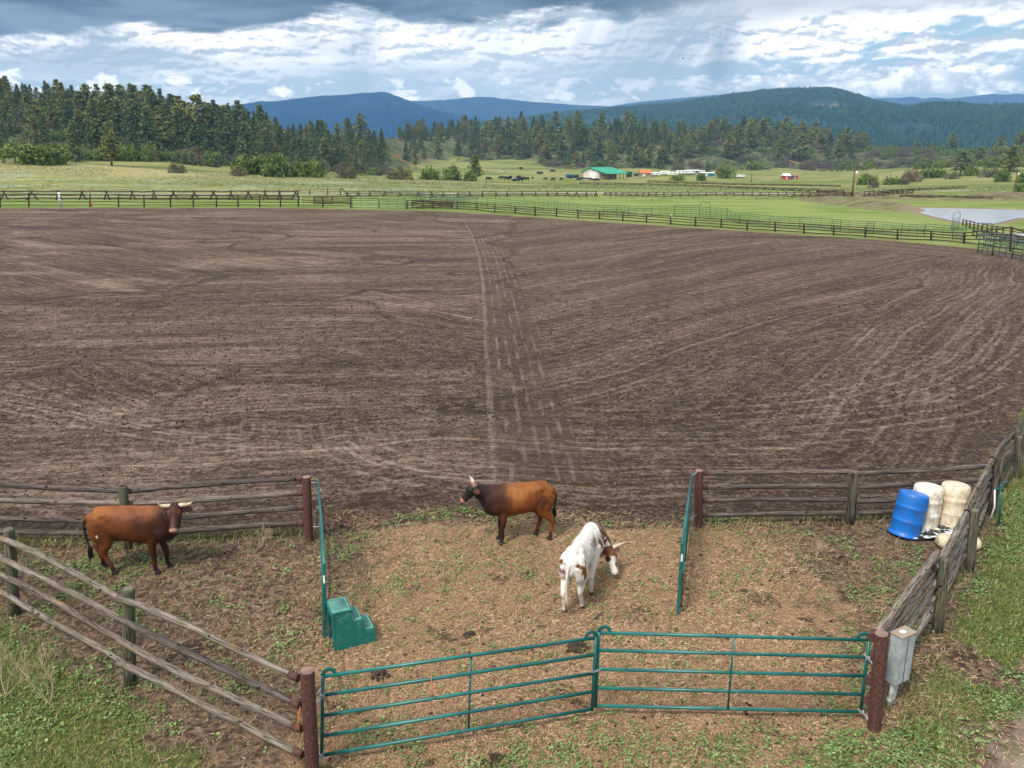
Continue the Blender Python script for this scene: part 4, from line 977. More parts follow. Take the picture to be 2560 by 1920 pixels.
    tor = sstep(V[:, 2], .55, .7)*(~ishead); rib = np.sin(V[:, 0]*48)*.0035*sstep(np.abs(V[:, 0]-.05), .38, .2)*sstep(np.abs(V[:, 1]), .12, .2)
    dsp = (fbm(V[:, 0]*5+3, V[:, 2]*5+V[:, 1]*3, 61)-.5)*.026*tor+rib*tor-.022*np.exp(-((V[:, 0]+.30)/.09)**2-((V[:, 2]-1.02)/.10)**2)-.015*np.exp(-((V[:, 0]-.27)/.05)**2)*sstep(V[:, 2], .6, .8)*(V[:, 2] < 1.15)
    V = V+nrm*dsp[:, None]; me.vertices.foreach_set('co', V.astype(np.float32).ravel()); me.update()
    V = V.copy(); V[:, 0] = np.where(V[:, 0] < 0, V[:, 0]/kx, V[:, 0]); C = coatfn(V, hl, ishead)
    a = me.attributes.new('coat', 'FLOAT_COLOR', 'POINT'); a.data.foreach_set('color', np.concatenate([C, np.ones((n, 1))], 1).astype(np.float32).ravel())
    me.materials.clear(); me.materials.append(M['coat'])
    r = empty(name, root, yaw, label, 'cow'); r.scale = (S, S, S)
    body = link('body', me, r); KIDS.setdefault(r.name, []).append(body)
    for s, hp in ((-1, horn[0]), (1, horn[1])):
        b0 = poll+sd*s*.07+nn*.02+d*.01; pts = [b0+sd*s*hp[k][0]+nn*hp[k][1]+d*hp[k][2] for k in range(len(hp))]
        hb = MB(); st = smooth_st([(tuple(p), rr, rr) for p, rr in zip([b0]+pts, (.042, .038, .030, .019, .005))], 4); hb.tube([s_[0] for s_ in st], [s_[1] for s_ in st], 12); hb.build('horn', M['horn'], r)
        e0 = poll+d*L*.14+sd*s*.085-nn*.015; ed = (sd*s*.9-nn*(.25+ear_drop)-d*.12).normalized(); eb = MB(); en = ed.cross(d).normalized()
        Mx = Matrix((ed, d.cross(ed).normalized().cross(ed), ed.cross(d).normalized())).transposed()
        eb.ball(e0+ed*.095, (.125, .062, .016), 12, 8, Mx); eb.build('ear', M['ear_'+name], r)
        MB().ball(poll+d*L*.335+sd*s*.104+nn*.028, .017, 10, 6).build('eye', M['eye'], r)
        MB().ball(poll+d*L*1.02+sd*s*.026-nn*.03, (.009, .009, .012), 8, 5).build('nostril', M['eye'], r)
        if tagcols and tagcols[0 if s < 0 else 1]:
            MB().box(e0+ed*.11-nn*.05-d*.0+nn*.075-Vector((0, 0, .09)), (.055, .008, .07), Matrix((sd, d, nn)).transposed(), .003).build('ear_tag', M[tagcols[0 if s < 0 else 1]], r)
    e = Vector(tl[-1]); pe = Vector(tl[-2]); td = (e-pe).normalized(); tb = MB()
    for k in range(26):
        o = Vector((random.uniform(-.012, .012), random.uniform(-.012, .012), 0)); f = Vector((random.uniform(-.035, .035), random.uniform(-.035, .035), -random.uniform(.16, .30)))
        tb.tube([e+o-td*.03, e+o+f*.4+o*1.6, e+o*1.2+f], [.010, .009, .002], 5)
    tb.build('tail_switch', M['switch_'+name], r)
    return r
M['coat'] = mat('cattle_coat', lambda w: (w.mix(w.ss(w.noise(w.vmul(objc(w), (1, 1, 1)), 30, 5, .7), .3, .7), w.mix(.22, w.attr('coat', True), (0, 0, 0)), w.attr('coat', True)), w.noise(w.vmul(objc(w), (.5, 1, 1)), 90, 4, .6)), .62, .25, (.25, .006))
M['horn'] = mat('horn_keratin', lambda w: w.mix(w.ss(w.noise(objc(w), 9, 4), .35, .7), (.55, .45, .34), (.36, .26, .18)), .45, .4)
M['eye'] = mat('dark_eye', lambda w: (.006, .005, .005), .15, .5)
M['ear_red_steer'] = mat('ear_hair_dark', plain((.055, .020, .012)), .8); M['ear_brown_steer'] = mat('ear_hair_brown', plain((.08, .028, .012)), .8)
M['ear_spotted_steer'] = mat('ear_hair_tan', plain((.30, .16, .10)), .8)
M['switch_red_steer'] = M['switch_brown_steer'] = mat('switch_black', plain((.012, .008, .007)), .8); M['switch_spotted_steer'] = mat('switch_cream', plain((.45, .36, .27)), .8)
M['tag_yellow'] = mat('yellow_ear_tag', lambda w: (.62, .50, .16), .5); M['tag_blue'] = mat('blue_ear_tag', lambda w: (.03, .24, .42), .5)
def lerp(a, b, t): return a*(1-t[:, None])+np.array(b)[None]*t[:, None]
def nz(V, s, sd): return fbm(V[:, 0]*s+V[:, 1]*s*.7+7, V[:, 2]*s-V[:, 1]*s*.6+11, sd, 4)
def coat_red(V, hl, hd):
    n = len(V); x, y, z = V.T; C = np.tile(np.array([.125, .034, .0085]), (n, 1))
    C = lerp(C, (.30, .10, .022), sstep(.8*nz(V, 3, 1)+.35*sstep(z, .95, 1.25)-.2*sstep(x, -.3, .6), .3, .85))
    C = lerp(C, (.030, .008, .004), sstep(.7*nz(V, 2.6, 2)+.5*sstep(x, -.1, .8)-.1*sstep(z, .9, 1.2), .38, .85)*.85)
    C = lerp(C, (.035, .009, .005), sstep(x, .42, .72)*.75)
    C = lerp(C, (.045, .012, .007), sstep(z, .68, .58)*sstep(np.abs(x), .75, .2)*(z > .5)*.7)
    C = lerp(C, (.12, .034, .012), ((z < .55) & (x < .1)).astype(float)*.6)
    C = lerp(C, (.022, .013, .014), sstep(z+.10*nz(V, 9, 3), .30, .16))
    C = lerp(C, (.055, .018, .012), hd*1.0); C = lerp(C, (.030, .010, .008), hd*sstep(hl[0], .25, 0)*.9)
    C = lerp(C, (.085, .034, .028), hd*sstep(np.abs(hl[2]), .06, .01)*sstep(hl[0], .3, .5)*(hl[1] > 0)*.7)
    C = lerp(C, (.44, .24, .17), hd*sstep(hl[0], .90, .95)); C = lerp(C, (.20, .05, .014), hd*(np.hypot(hl[0]-.33, (np.abs(hl[2])-.09)*5) < .12)*.7)
    sp = np.hypot(x+.62, (z-.79)*.7) < .022; C = lerp(C, (.7, .62, .55), (sp & (y < 0))*.8)
    C = lerp(C, (.55, .48, .42), ((np.hypot(x+.66, z-.36) < .045) & (y > -.03))*.6)
    C = lerp(C, (.020, .010, .008), sstep(x, -.885, -.93)*(z < 1.0)*1.0); return np.clip(C, 0, 1)
def coat_brown(V, hl, hd):
    n = len(V); x, y, z = V.T; C = np.tile(np.array([.205, .058, .012]), (n, 1))
    C = lerp(C, (.31, .115, .026), sstep(nz(V, 2.2, 5)+.3*sstep(z, .85, 1.2), .55, .85)*.9)
    C = lerp(C, (.055, .017, .010), sstep(.6*nz(V, 3, 6)+.95*sstep(x, -.25, .95), .48, 1.02))
    C = lerp(C, (.035, .011, .006), np.exp(-((x+.62)/.26)**2-((z-.88)/.26)**2)*1.0*sstep(nz(V, 4, 8), .3, .6))
    C = lerp(C, (.11, .03, .012), np.exp(-((x-.44)/.12)**2-((z-.64)/.08)**2)*.8)
    C = lerp(C, (.025, .013, .010), sstep(x, .58, .75)*1.0)
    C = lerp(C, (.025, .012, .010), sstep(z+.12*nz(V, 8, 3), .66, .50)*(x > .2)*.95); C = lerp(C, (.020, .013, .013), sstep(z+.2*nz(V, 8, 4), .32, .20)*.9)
    C = lerp(C, (.016, .011, .010), hd*1.0); C = lerp(C, (.24, .075, .022), hd*sstep(hl[0], .16, .02)*(hl[1] > -.01)*.9)
    C = lerp(C, (.50, .23, .13), hd*sstep(hl[0], .86, .93)*(hl[1] < .03)); C = lerp(C, (.016, .011, .010), sstep(z, 1.0, .85)*(x < -.885)); return np.clip(C, 0, 1)
def coat_spot(V, hl, hd):
    n = len(V); x, y, z = V.T; C = np.tile(np.array([.74, .68, .62]), (n, 1)); C = lerp(C, (.58, .47, .40), sstep(nz(V, 4, 3), .5, .75)*.45)
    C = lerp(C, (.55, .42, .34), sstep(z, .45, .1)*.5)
    Rr = np.array([.16, .066, .024]); j = (nz(V, 26, 9)-.5)*.5; right = y < -.02
    def blob(cx, cz, rx, rz, ang=0, cond=right, k=1.0):
        nonlocal C
        ca, sa = math.cos(ang), math.sin(ang); dx, dz = x-cx, z-cz; u = (dx*ca+dz*sa)/rx; v = (-dx*sa+dz*ca)/rz
        C = lerp(C, Rr, sstep(np.hypot(u, v)+j, 1.0, .75)*cond*k)
    # patches of the right flank and rump
    blob(-.70, .84, .075, .17, .25); blob(-.66, 1.02, .035, .06); blob(-.84, 1.0, .045, .05); blob(-.78, .96, .035, .06); blob(-.80, .88, .03, .07)
    blob(-.34, .92, .035, .11, .1); blob(.18, 1.08, .03, .08, .3); blob(.10, 1.12, .022, .06, .3); blob(.27, 1.04, .035, .12, .1); blob(.17, .97, .03, .07); blob(.03, 1.10, .025, .055, .2)
    blob(-.02, .78, .025, .07, -.3); blob(.10, .82, .02, .06, -.4); blob(.50, .92, .05, .12, .15); blob(.36, .52, .04, .11, .1, y < .2, 1)
    blob(-.80, 1.02, .06, .05, 0, y > .03); blob(-.84, .9, .05, .09, 0, y > .03, .8)
    nk = sstep(x+.25*(nz(V, 7, 12)-.5), .60, .68)*(~hd); C = lerp(C, (.15, .060, .022), nk*sstep(nz(V, 17, 4)+.22*sstep(z, .5, .9), .48, .56))
    C = lerp(C, Rr, hd*sstep(hl[0]+.5*(nz(V, 9, 5)-.5), .30, .15)); C = lerp(C, (.05, .022, .012), hd*(np.hypot((hl[0]-.38)*.5, (np.abs(hl[2])-.10)*1.3) < .055)); C = lerp(C, Rr, hd*(np.hypot((hl[0]-.66)*.45, hl[2]+.05) < .045))
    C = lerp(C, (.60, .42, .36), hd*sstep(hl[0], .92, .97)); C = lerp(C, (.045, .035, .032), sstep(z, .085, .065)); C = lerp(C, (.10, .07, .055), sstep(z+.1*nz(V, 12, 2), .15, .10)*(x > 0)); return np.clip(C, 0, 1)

root1 = (-6.80, 13.78, .0)
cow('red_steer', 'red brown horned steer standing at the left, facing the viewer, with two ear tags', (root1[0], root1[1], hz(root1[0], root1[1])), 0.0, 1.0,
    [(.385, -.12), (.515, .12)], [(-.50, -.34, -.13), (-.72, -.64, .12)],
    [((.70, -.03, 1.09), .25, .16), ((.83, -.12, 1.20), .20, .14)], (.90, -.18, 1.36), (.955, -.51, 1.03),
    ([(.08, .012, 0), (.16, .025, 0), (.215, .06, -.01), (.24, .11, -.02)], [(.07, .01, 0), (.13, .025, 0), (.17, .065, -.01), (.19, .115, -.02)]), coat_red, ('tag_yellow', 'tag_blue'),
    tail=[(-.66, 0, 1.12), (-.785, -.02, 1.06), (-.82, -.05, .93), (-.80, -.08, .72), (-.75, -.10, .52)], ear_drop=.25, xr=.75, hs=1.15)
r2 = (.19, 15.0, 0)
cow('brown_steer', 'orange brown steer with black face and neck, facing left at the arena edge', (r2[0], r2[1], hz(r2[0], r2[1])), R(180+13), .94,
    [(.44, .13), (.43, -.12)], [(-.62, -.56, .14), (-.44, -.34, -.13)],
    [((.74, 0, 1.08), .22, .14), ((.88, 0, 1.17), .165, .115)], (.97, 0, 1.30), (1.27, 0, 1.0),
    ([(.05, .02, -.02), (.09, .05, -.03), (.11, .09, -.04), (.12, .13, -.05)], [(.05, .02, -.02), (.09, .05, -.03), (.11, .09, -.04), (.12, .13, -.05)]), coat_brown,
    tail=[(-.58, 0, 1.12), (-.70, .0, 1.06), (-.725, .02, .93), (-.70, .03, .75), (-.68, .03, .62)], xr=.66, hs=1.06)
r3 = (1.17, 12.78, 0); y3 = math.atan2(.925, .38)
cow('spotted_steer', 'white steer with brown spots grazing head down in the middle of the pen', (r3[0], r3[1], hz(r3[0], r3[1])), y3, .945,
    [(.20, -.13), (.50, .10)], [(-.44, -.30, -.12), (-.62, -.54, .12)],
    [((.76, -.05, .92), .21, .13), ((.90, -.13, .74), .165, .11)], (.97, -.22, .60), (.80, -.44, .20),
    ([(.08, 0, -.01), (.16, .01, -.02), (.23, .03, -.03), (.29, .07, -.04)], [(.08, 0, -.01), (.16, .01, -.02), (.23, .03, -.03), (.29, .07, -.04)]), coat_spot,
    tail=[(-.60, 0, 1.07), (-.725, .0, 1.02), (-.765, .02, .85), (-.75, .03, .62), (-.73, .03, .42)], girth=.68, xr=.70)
# ------------------------------------------------------------------ trees and shrubs
def leaf_tris(C, size, n_each, spread, flat=.5):
    """random leaf-sized triangles round the clump centres"""
    C = np.repeat(C, n_each, 0); n = len(C); sz = size*rng.uniform(.6, 1.35, (n, 1))
    sp = spread if np.ndim(spread) == 0 else np.repeat(spread, n_each)[:, None]
    c = C+rng.normal(0, .5, (n, 3))*sp*np.array([1, 1, flat])
    a = rng.normal(0, 1, (n, 3)); a /= np.linalg.norm(a, axis=1)[:, None]; b = rng.normal(0, 1, (n, 3)); b -= (b*a).sum(1)[:, None]*a; b /= np.linalg.norm(b, axis=1)[:, None]
    V = np.stack([c+a*sz, c-a*sz*.5+b*sz*.75, c-a*sz*.5-b*sz*.75], 1).reshape(-1, 3)
    F = np.arange(n*3).reshape(-1, 3); return V, F
def crown_mesh(name, C, size, n_each, spread, m, flat=.5):
    V, F = leaf_tris(np.array(C), size, n_each, spread, flat); k = np.repeat(rng.uniform(0, 1, len(C)), n_each)
    rn = np.clip(k*.8+rng.uniform(0, .2, len(F)), 0, 1)
    return mesh_np(name, V, F, [m], {'rn': ('FACE', rn)})
def foliage(name, cols):
    def f(w):
        c = w.ramp(w.attr('rn'), cols); r = rnd(w)
        c = w.mix(w.ss(r, .0, 1.0, 0, .55), c, w.mix(1.0, c, (1.35, 1.12, .70), 'MULTIPLY'))
        return w.mix(w.ss(w.m('FRACT', w.m('MULTIPLY', r, 7.3)), .4, 1.0, 0, .45), c, w.mix(1.0, c, (.62, .75, .95), 'MULTIPLY'))
    return mat(name, f, .9, .1)
M['fir'] = foliage('fir_needles', [(0, (.022, .044, .026)), (.45, (.078, .125, .058)), (1, (.22, .27, .11))])
M['pine'] = foliage('pine_needles', [(0, (.036, .056, .022)), (.45, (.14, .172, .060)), (1, (.35, .37, .14))])
M['oak'] = foliage('oak_leaves', [(0, (.030, .055, .016)), (.5, (.10, .155, .040)), (1, (.22, .29, .09))])
M['sage'] = foliage('sage_leaves', [(0, (.06, .065, .042)), (.5, (.115, .12, .075)), (1, (.20, .19, .125))])
M['dry'] = foliage('dry_twigs', [(0, (.07, .05, .045)), (.5, (.13, .10, .09)), (1, (.21, .17, .145))])
M['bark'] = mat('pine_bark', plain((.12, .065, .042), .4, 3), 1, .05); M['bark_g'] = mat('grey_bark', plain((.12, .105, .09), .4, 3), 1, .05)
HID = []
def proto_tree(kind, H, seed):
    random.seed(seed); C = []; S = []
    tr = MB(); lean = Vector((random.uniform(-.02, .02)*H, random.uniform(-.02, .02)*H, 0))
    axis = lambda h: lean*(h/H)+Vector((math.sin(h*.7+seed)*.06, math.cos(h*.6+seed)*.06, h))
    r0 = H*.016+.05
    tr.tube([axis(-.6), axis(H*.1), axis(H*.4), axis(H*.75), axis(H*.97)], [r0*1.15, r0, r0*.75, r0*.4, .03], 7)
    if kind == 'fir':
        h = H*.07
        while h < H*.985:
            t = h/H; Rr = H*.29*(1-t)**1.0*random.uniform(.75, 1.2)+.20; nb = int(7+6*(1-t))
            for k in range(nb):
                a = random.uniform(0, 6.28); l = Rr*random.uniform(.6, 1.15); p = axis(h)
                for q in (.35, .6, .8, 1.0):
                    C.append(p+Vector((math.cos(a)*l*q, math.sin(a)*l*q, -l*q*.28+random.uniform(-.15, .15)))); S.append(.42+.4*(1-t))
                if k % 3 == 0: tr.tube([p, p+Vector((math.cos(a)*l*.8, math.sin(a)*l*.8, -l*.2))], [.04, .015], 4, caps=False)
            h += H*.042*random.uniform(.8, 1.2)
        sz, n, fl, m = .31, 4, .5, 'fir'
    elif kind == 'pine':
        h = H*random.uniform(.13, .24)
        while h < H*.97:
            t = h/H; Rr = H*.27*min(1, (1-t)*1.5+.08)*min(1, .55+t*1.1)*random.uniform(.65, 1.2); nb = random.randint(5, 8)
            for k in range(nb):
                a = random.uniform(0, 6.28); l = Rr*random.uniform(.5, 1.2); p = axis(h); e = p+Vector((math.cos(a)*l, math.sin(a)*l, l*random.uniform(-.12, .35)))
                tr.tube([p, p+(e-p)*.5-Vector((0, 0, .12)), e], [.07*(1-t)+.03, .04, .015], 4, caps=False)
                for q in (.5, .75, 1.0):
                    for _ in range(2): C.append(p+(e-p)*q+Vector((random.uniform(-.45, .45), random.uniform(-.45, .45), random.uniform(-.1, .5)))); S.append(.62)
            h += H*.052*random.uniform(.7, 1.4)
        for _ in range(7): C.append(axis(H*random.uniform(.9, 1.0))+Vector((random.uniform(-.5, .5), random.uniform(-.5, .5), 0))); S.append(.5)
        sz, n, fl, m = .31, 7, .6, 'pine'
    elif kind == 'snag':
        h = H*.3
        while h < H*.95:
            a = random.uniform(0, 6.28); l = (1-h/H)*H*.22+.5; p = axis(h); e = p+Vector((math.cos(a)*l, math.sin(a)*l, l*random.uniform(0, .5))); tr.tube([p, (p+e)/2+Vector((0, 0, .15)), e], [.06, .045, .02], 4); h += H*.035
        C.append(axis(H*.25)); S.append(.3); sz, n, fl, m = .1, 6, .5, 'dry'
    trm = tr.mesh('trunk', M['bark_g' if kind == 'snag' else 'bark']); cm = None if kind == 'snag' else crown_mesh('crown', C, sz, n, np.array(S), M[m], fl)
    return trm, cm
def proto_shrub(kind, seed, nl=3):
    random.seed(seed); C = []
    lobes = [(Vector((random.uniform(-1, 1), random.uniform(-.7, .7), 0)), random.uniform(.65, 1.05)) for _ in range(nl+2)]
    for p, r in lobes:
        for _ in range(int(52*r*r)):
            a = random.uniform(0, 6.28); c = random.uniform(-.1, 1); s = math.sqrt(max(0, 1-c*c)); rr = r*random.uniform(.72, 1.05)
            C.append(p+Vector((math.cos(a)*s*rr, math.sin(a)*s*rr, max(.02, c*rr*1.05))))
    sz = {'oak': .105, 'sage': .085, 'dry': .075}[kind]
    return crown_mesh('shrub', C, sz, 9, .26, M[kind], .9)
PT = {('fir', i): proto_tree('fir', 16, 40+i) for i in range(4)}
PT.update({('pine', i): proto_tree('pine', 16, 60+i) for i in range(5)}); PT.update({('snag', i): proto_tree('snag', 16, 80+i) for i in range(2)})
PS = {('oak', i): proto_shrub('oak', 90+i, 2+i) for i in range(3)}; PS.update({('sage', i): proto_shrub('sage', 95+i) for i in range(2)}); PS.update({('dry', 0): proto_shrub('dry', 99)})
random.seed(5)
NM = {'fir': 'fir_tree', 'pine': 'pine_tree', 'snag': 'dead_tree'}
def put_tree(kind, p, H, label, group=None, wid=1.0, seedv=None):
    trm, cm = PT[(kind, seedv if seedv is not None else random.randrange({'fir': 4, 'pine': 5, 'snag': 2}[kind]))]
    r = empty(NM[kind], p, random.uniform(0, 6.28), label, 'tree', group); s = H/16; r.scale = (s*wid, s*wid, s)
    link('trunk', trm, r)
    if cm: link('crown', cm, r)
    return r
def put_shrub(kind, p, w, h, label, group=None, cat='shrub'):
    o = link({'oak': 'green_shrub', 'sage': 'grey_shrub', 'dry': 'bare_shrub'}[kind], PS[(kind, random.randrange({'oak': 3, 'sage': 2, 'dry': 1}[kind]))])
    o.location = p-Vector((0, 0, .05*h)); o.scale = (w/3.2, w/3.2, h/1.1); o.rotation_euler = (0, 0, random.uniform(0, 6.28)); return tag(o, label, cat, group)
LB = {('fir', 'L'): 'dark green conifer in the dense wood on the left hill', ('pine', 'L'): 'yellow green pine in the dense wood on the left hill',
      ('fir', 'C'): 'dark conifer on the low hill behind the green roofed barn', ('pine', 'C'): 'bushy pine on the low hill behind the green roofed barn',
      ('fir', 'R'): 'dark conifer on the brushy hill at the right', ('pine', 'R'): 'tall pine on the brushy hill at the right'}
GR = {'L': 'trees of the left wood', 'C': 'trees behind the barn', 'R': 'trees of the right hill'}
def scatter_trees(n, x0, x1, tf, Hf, zone, pfir, sep=8):
    got = []; tries = 0
    while len(got) < n and tries < n*60:
        tries += 1; px = random.uniform(x0, x1); t = tf(px)
        if t is None: continue
        p = TP(px, t)
        if any((p-q).length < sep*random.uniform(.5, 1) for q in got): continue
        got.append(p); k = 'fir' if random.random() < pfir(px) else 'pine'
        put_tree(k, p, Hf(px)*random.choice([random.uniform(.42, .75), random.uniform(.65, .98)]), LB[(k, zone)], GR[zone]+(' (fir)' if k == 'fir' else ' (pine)'), wid=random.uniform(1.05, 1.5))
# left wood: whole slope from edge to crest
scatter_trees(215, -60, 700, lambda px: random.choice([random.uniform(1.05, 1.5), random.uniform(1.4, 2.05)]) if px > 20 or random.random() < .5 else random.uniform(1.0, 1.4), lambda px: np.interp(px, [0, 100, 250, 400, 560, 640, 700], [7.5, 11, 15.5, 17.5, 18, 16, 14]), 'L', lambda px: .5 if px < 500 else .7, 7)
scatter_trees(64, 690, 960, lambda px: random.uniform(.95, 1.75), lambda px: np.interp(px, [700, 780, 900, 960], [11.5, 12.5, 16, 14]), 'L', lambda px: .72, 7)
scatter_trees(215, 1000, 1720, lambda px: random.uniform(1.0, 2.0)**1.0 if px > 1170 or random.random() < .25 else random.uniform(1.9, 2.1), lambda px: np.interp(px, [980, 1200, 1500, 1720], [14, 20, 20, 19]), 'C', lambda px: .5, 7)
scatter_trees(105, 1720, 2160, lambda px: random.choice([random.uniform(1.75, 2.05), random.uniform(1.2, 2.05)]), lambda px: np.interp(px, [1700, 1900, 2080, 2160], [20, 24, 22, 18]), 'R', lambda px: .3, 8)
scatter_trees(12, 2160, 2600, lambda px: random.uniform(1.8, 2.1), lambda px: 15, 'R', lambda px: .5, 14)
# trees that stand out
def hero(kind, px, py, top, label, dmin=160, sv=None, wid=1.0):
    p = GT(px, py, dmin); H = Z(px, top, p.y).z-p.z; put_tree(kind, p, H, label, None, wid, sv); return p
hero('pine', 1187, 453, 388, 'rounded pine standing alone in the pasture beside the utility pole', 230, 0, 1.5)
hero('pine', 281, 424, 325, 'lone crooked pine in front of the left wood with a bare trunk', 205, 2, 1.5)
hero('fir', 190, 405, 300, 'tall fir at the front edge of the left wood, near the shrubs', 205, 1)
hero('pine', 1040, 424, 365, 'slender pine with a long reddish trunk at the right end of the left wood', 230, 3)
hero('snag', 275, 300, 196, 'dead bare topped tree on the skyline of the left wood', 300, 0); hero('snag', 128, 310, 205, 'bare dead tree leaning over the far left of the wood', 300, 1)
hero('fir', 386, 330, 213, 'tallest dark fir on the skyline of the left wood', 300, 2, .9)
hero('fir', 1240, 340, 290, 'big dark fir on the bare knoll above the pasture', 400, 3, 1.3); hero('pine', 1270, 345, 292, 'pine beside the big dark fir on the knoll', 400, 1, 1.2)
for px, py, top, lab in ((2400, 440, 380, 'rounded pine at the right beside the shrubby bank'), (2448, 410, 367, 'full crowned pine, second from the right edge'), (2524, 430, 366, 'large spreading pine near the right edge behind the utility pole')):
    hero('pine', px, py, top, lab, 200, None, 1.9)
hero('fir', 865, 331, 306, 'small lone conifer on the skyline between the wood and the blue mountain', 400, 0, 1.3); hero('fir', 885, 331, 308, 'second small lone conifer on the skyline gap', 400, 1, 1.3)
random.seed(9)
# shrubs: rows at the foot of the woods
def shrub_row(n, x0, x1, tf, w, h, kinds, lab, grp):
    for _ in range(n):
        px = random.uniform(x0, x1); k = random.choice(kinds); p = TP(px, tf(px)); s = random.uniform(.7, 1.3)
        put_shrub(k, p, w*s, h*s, {'oak': 'green ', 'sage': 'grey green ', 'dry': 'purplish bare '}[k]+lab, grp+' ('+k+')')
shrub_row(150, -40, 960, lambda px: random.uniform(.66, 1.5), 8.5, 4.0, ['oak', 'oak', 'oak', 'sage', 'sage', 'dry'], 'shrub at the foot of the left wood', 'shrubs of the left wood')
shrub_row(110, 1130, 1730, lambda px: random.uniform(.95, 1.8), 11, 4.5, ['oak', 'oak', 'sage', 'dry'], 'shrub on the slope behind the barn', 'shrubs behind the barn')
shrub_row(170, 1730, 2330, lambda px: random.uniform(.95, 2.0), 12, 4.6, ['oak', 'oak', 'sage', 'sage', 'dry'], 'shrub on the hill at the right', 'shrubs of the right hill')
shrub_row(60, 2300, 2640, lambda px: random.uniform(.55, 1.7), 10, 4.2, ['oak', 'sage', 'oak'], 'shrub on the bank at the right edge', 'shrubs of the right bank')
def hshrub(px, py, wpx, hpx, kind, label, dmin=180):
    p = GT(px, py, dmin); s = p.y/2180; put_shrub(kind, p, wpx*s, hpx*s, label)
for a in ((80, 408, 170, 48, 'oak', 'widest bright green shrub at the far left foot of the wood'), (130, 412, 90, 46, 'oak', 'bright green shrub just right of the widest one at far left'), (443, 432, 56, 28, 'sage', 'round grey green shrub alone in front of the wood'), (595, 440, 60, 26, 'sage', 'pale olive dome shaped shrub beside the long green thicket'),
          (640, 436, 110, 50, 'oak', 'left part of the long green thicket before the wood'), (705, 442, 100, 56, 'oak', 'middle part of the long green thicket before the wood'), (765, 443, 90, 52, 'oak', 'right part of the long green thicket before the wood'),
          (860, 446, 60, 34, 'sage', 'olive round shrub right of the long thicket'), (1000, 449, 90, 36, 'sage', 'wide olive shrub in the row before the pasture'), (1080, 451, 80, 34, 'oak', 'dark green shrub in the row before the pasture'), (1130, 451, 60, 36, 'oak', 'darkest shrub ending the row before the pasture'),
          (1168, 453, 50, 22, 'oak', 'low shrub under the lone rounded pine')):
    hshrub(*a)
for a in ((1817, 445, 52, 34, 'oak', 'big round green bush right of the white trailers'), (1755, 452, 28, 20, 'oak', 'small round bush in front of the white trailers'), (1770, 430, 14, 30, 'oak', 'narrow green poplar like bush behind the trailers'), (1690, 452, 40, 16, 'oak', 'low dark bush on the bank below the trailers'),
          (2165, 463, 62, 28, 'oak', 'dark green willow clump beside the tall utility pole'), (2186, 470, 32, 20, 'dry', 'pinkish brown small tree before the willow clump'), (2225, 462, 50, 22, 'oak', 'low willow right of the pinkish brown small tree'), (2275, 455, 70, 34, 'dry', 'purplish grey thicket on the right bank'), (2330, 445, 80, 26, 'oak', 'long green hedge like thicket running up the right bank'),
          (2250, 462, 44, 20, 'sage', 'olive shrub at the foot of the purplish thicket'), (2545, 500, 40, 30, 'oak', 'light green bush cut by the right edge of the frame'), (2470, 444, 50, 30, 'sage', 'olive shrub between the full crowned pine and the large spreading pine'), (2510, 455, 60, 34, 'oak', 'dark shrub below the large spreading pine'), (2430, 440, 46, 28, 'oak', 'green shrub below the full crowned pine'), (2380, 448, 40, 20, 'sage', 'low olive shrub before the rounded pine at the right'), (2555, 458, 50, 32, 'oak', 'shrub behind the right edge utility pole')):
    hshrub(*a, dmin=150)
# low scrub that covers the slopes
def scrub():
    C = []; S = []
    for _ in range(5200):
        px = random.uniform(-80, 2700); t = random.uniform(.85, 2.1)
        if 980 < px < 1140 and t < 1.8: continue
        p = TP(px, t)
        if float(fbm(p.x/16, p.y/16, 71)) < .45: continue
        r = random.uniform(.8, 2.2)
        for _ in range(6): C.append((p.x+random.gauss(0, r*.8), p.y+random.gauss(0, r*.8), p.z+random.uniform(0, r*.8))); S.append(r*.55)
    tag(link('scrub', crown_mesh('scrub', C, .33, 8, np.array(S), M['sage_mix'], .6)), 'low brush and sage covering the hill slopes', 'scrub', kind='stuff')
M['sage_mix'] = foliage('mixed_scrub', [(0, (.030, .046, .020)), (.35, (.062, .092, .036)), (.6, (.11, .14, .065)), (.8, (.12, .105, .075)), (1, (.20, .21, .125))])
scrub()

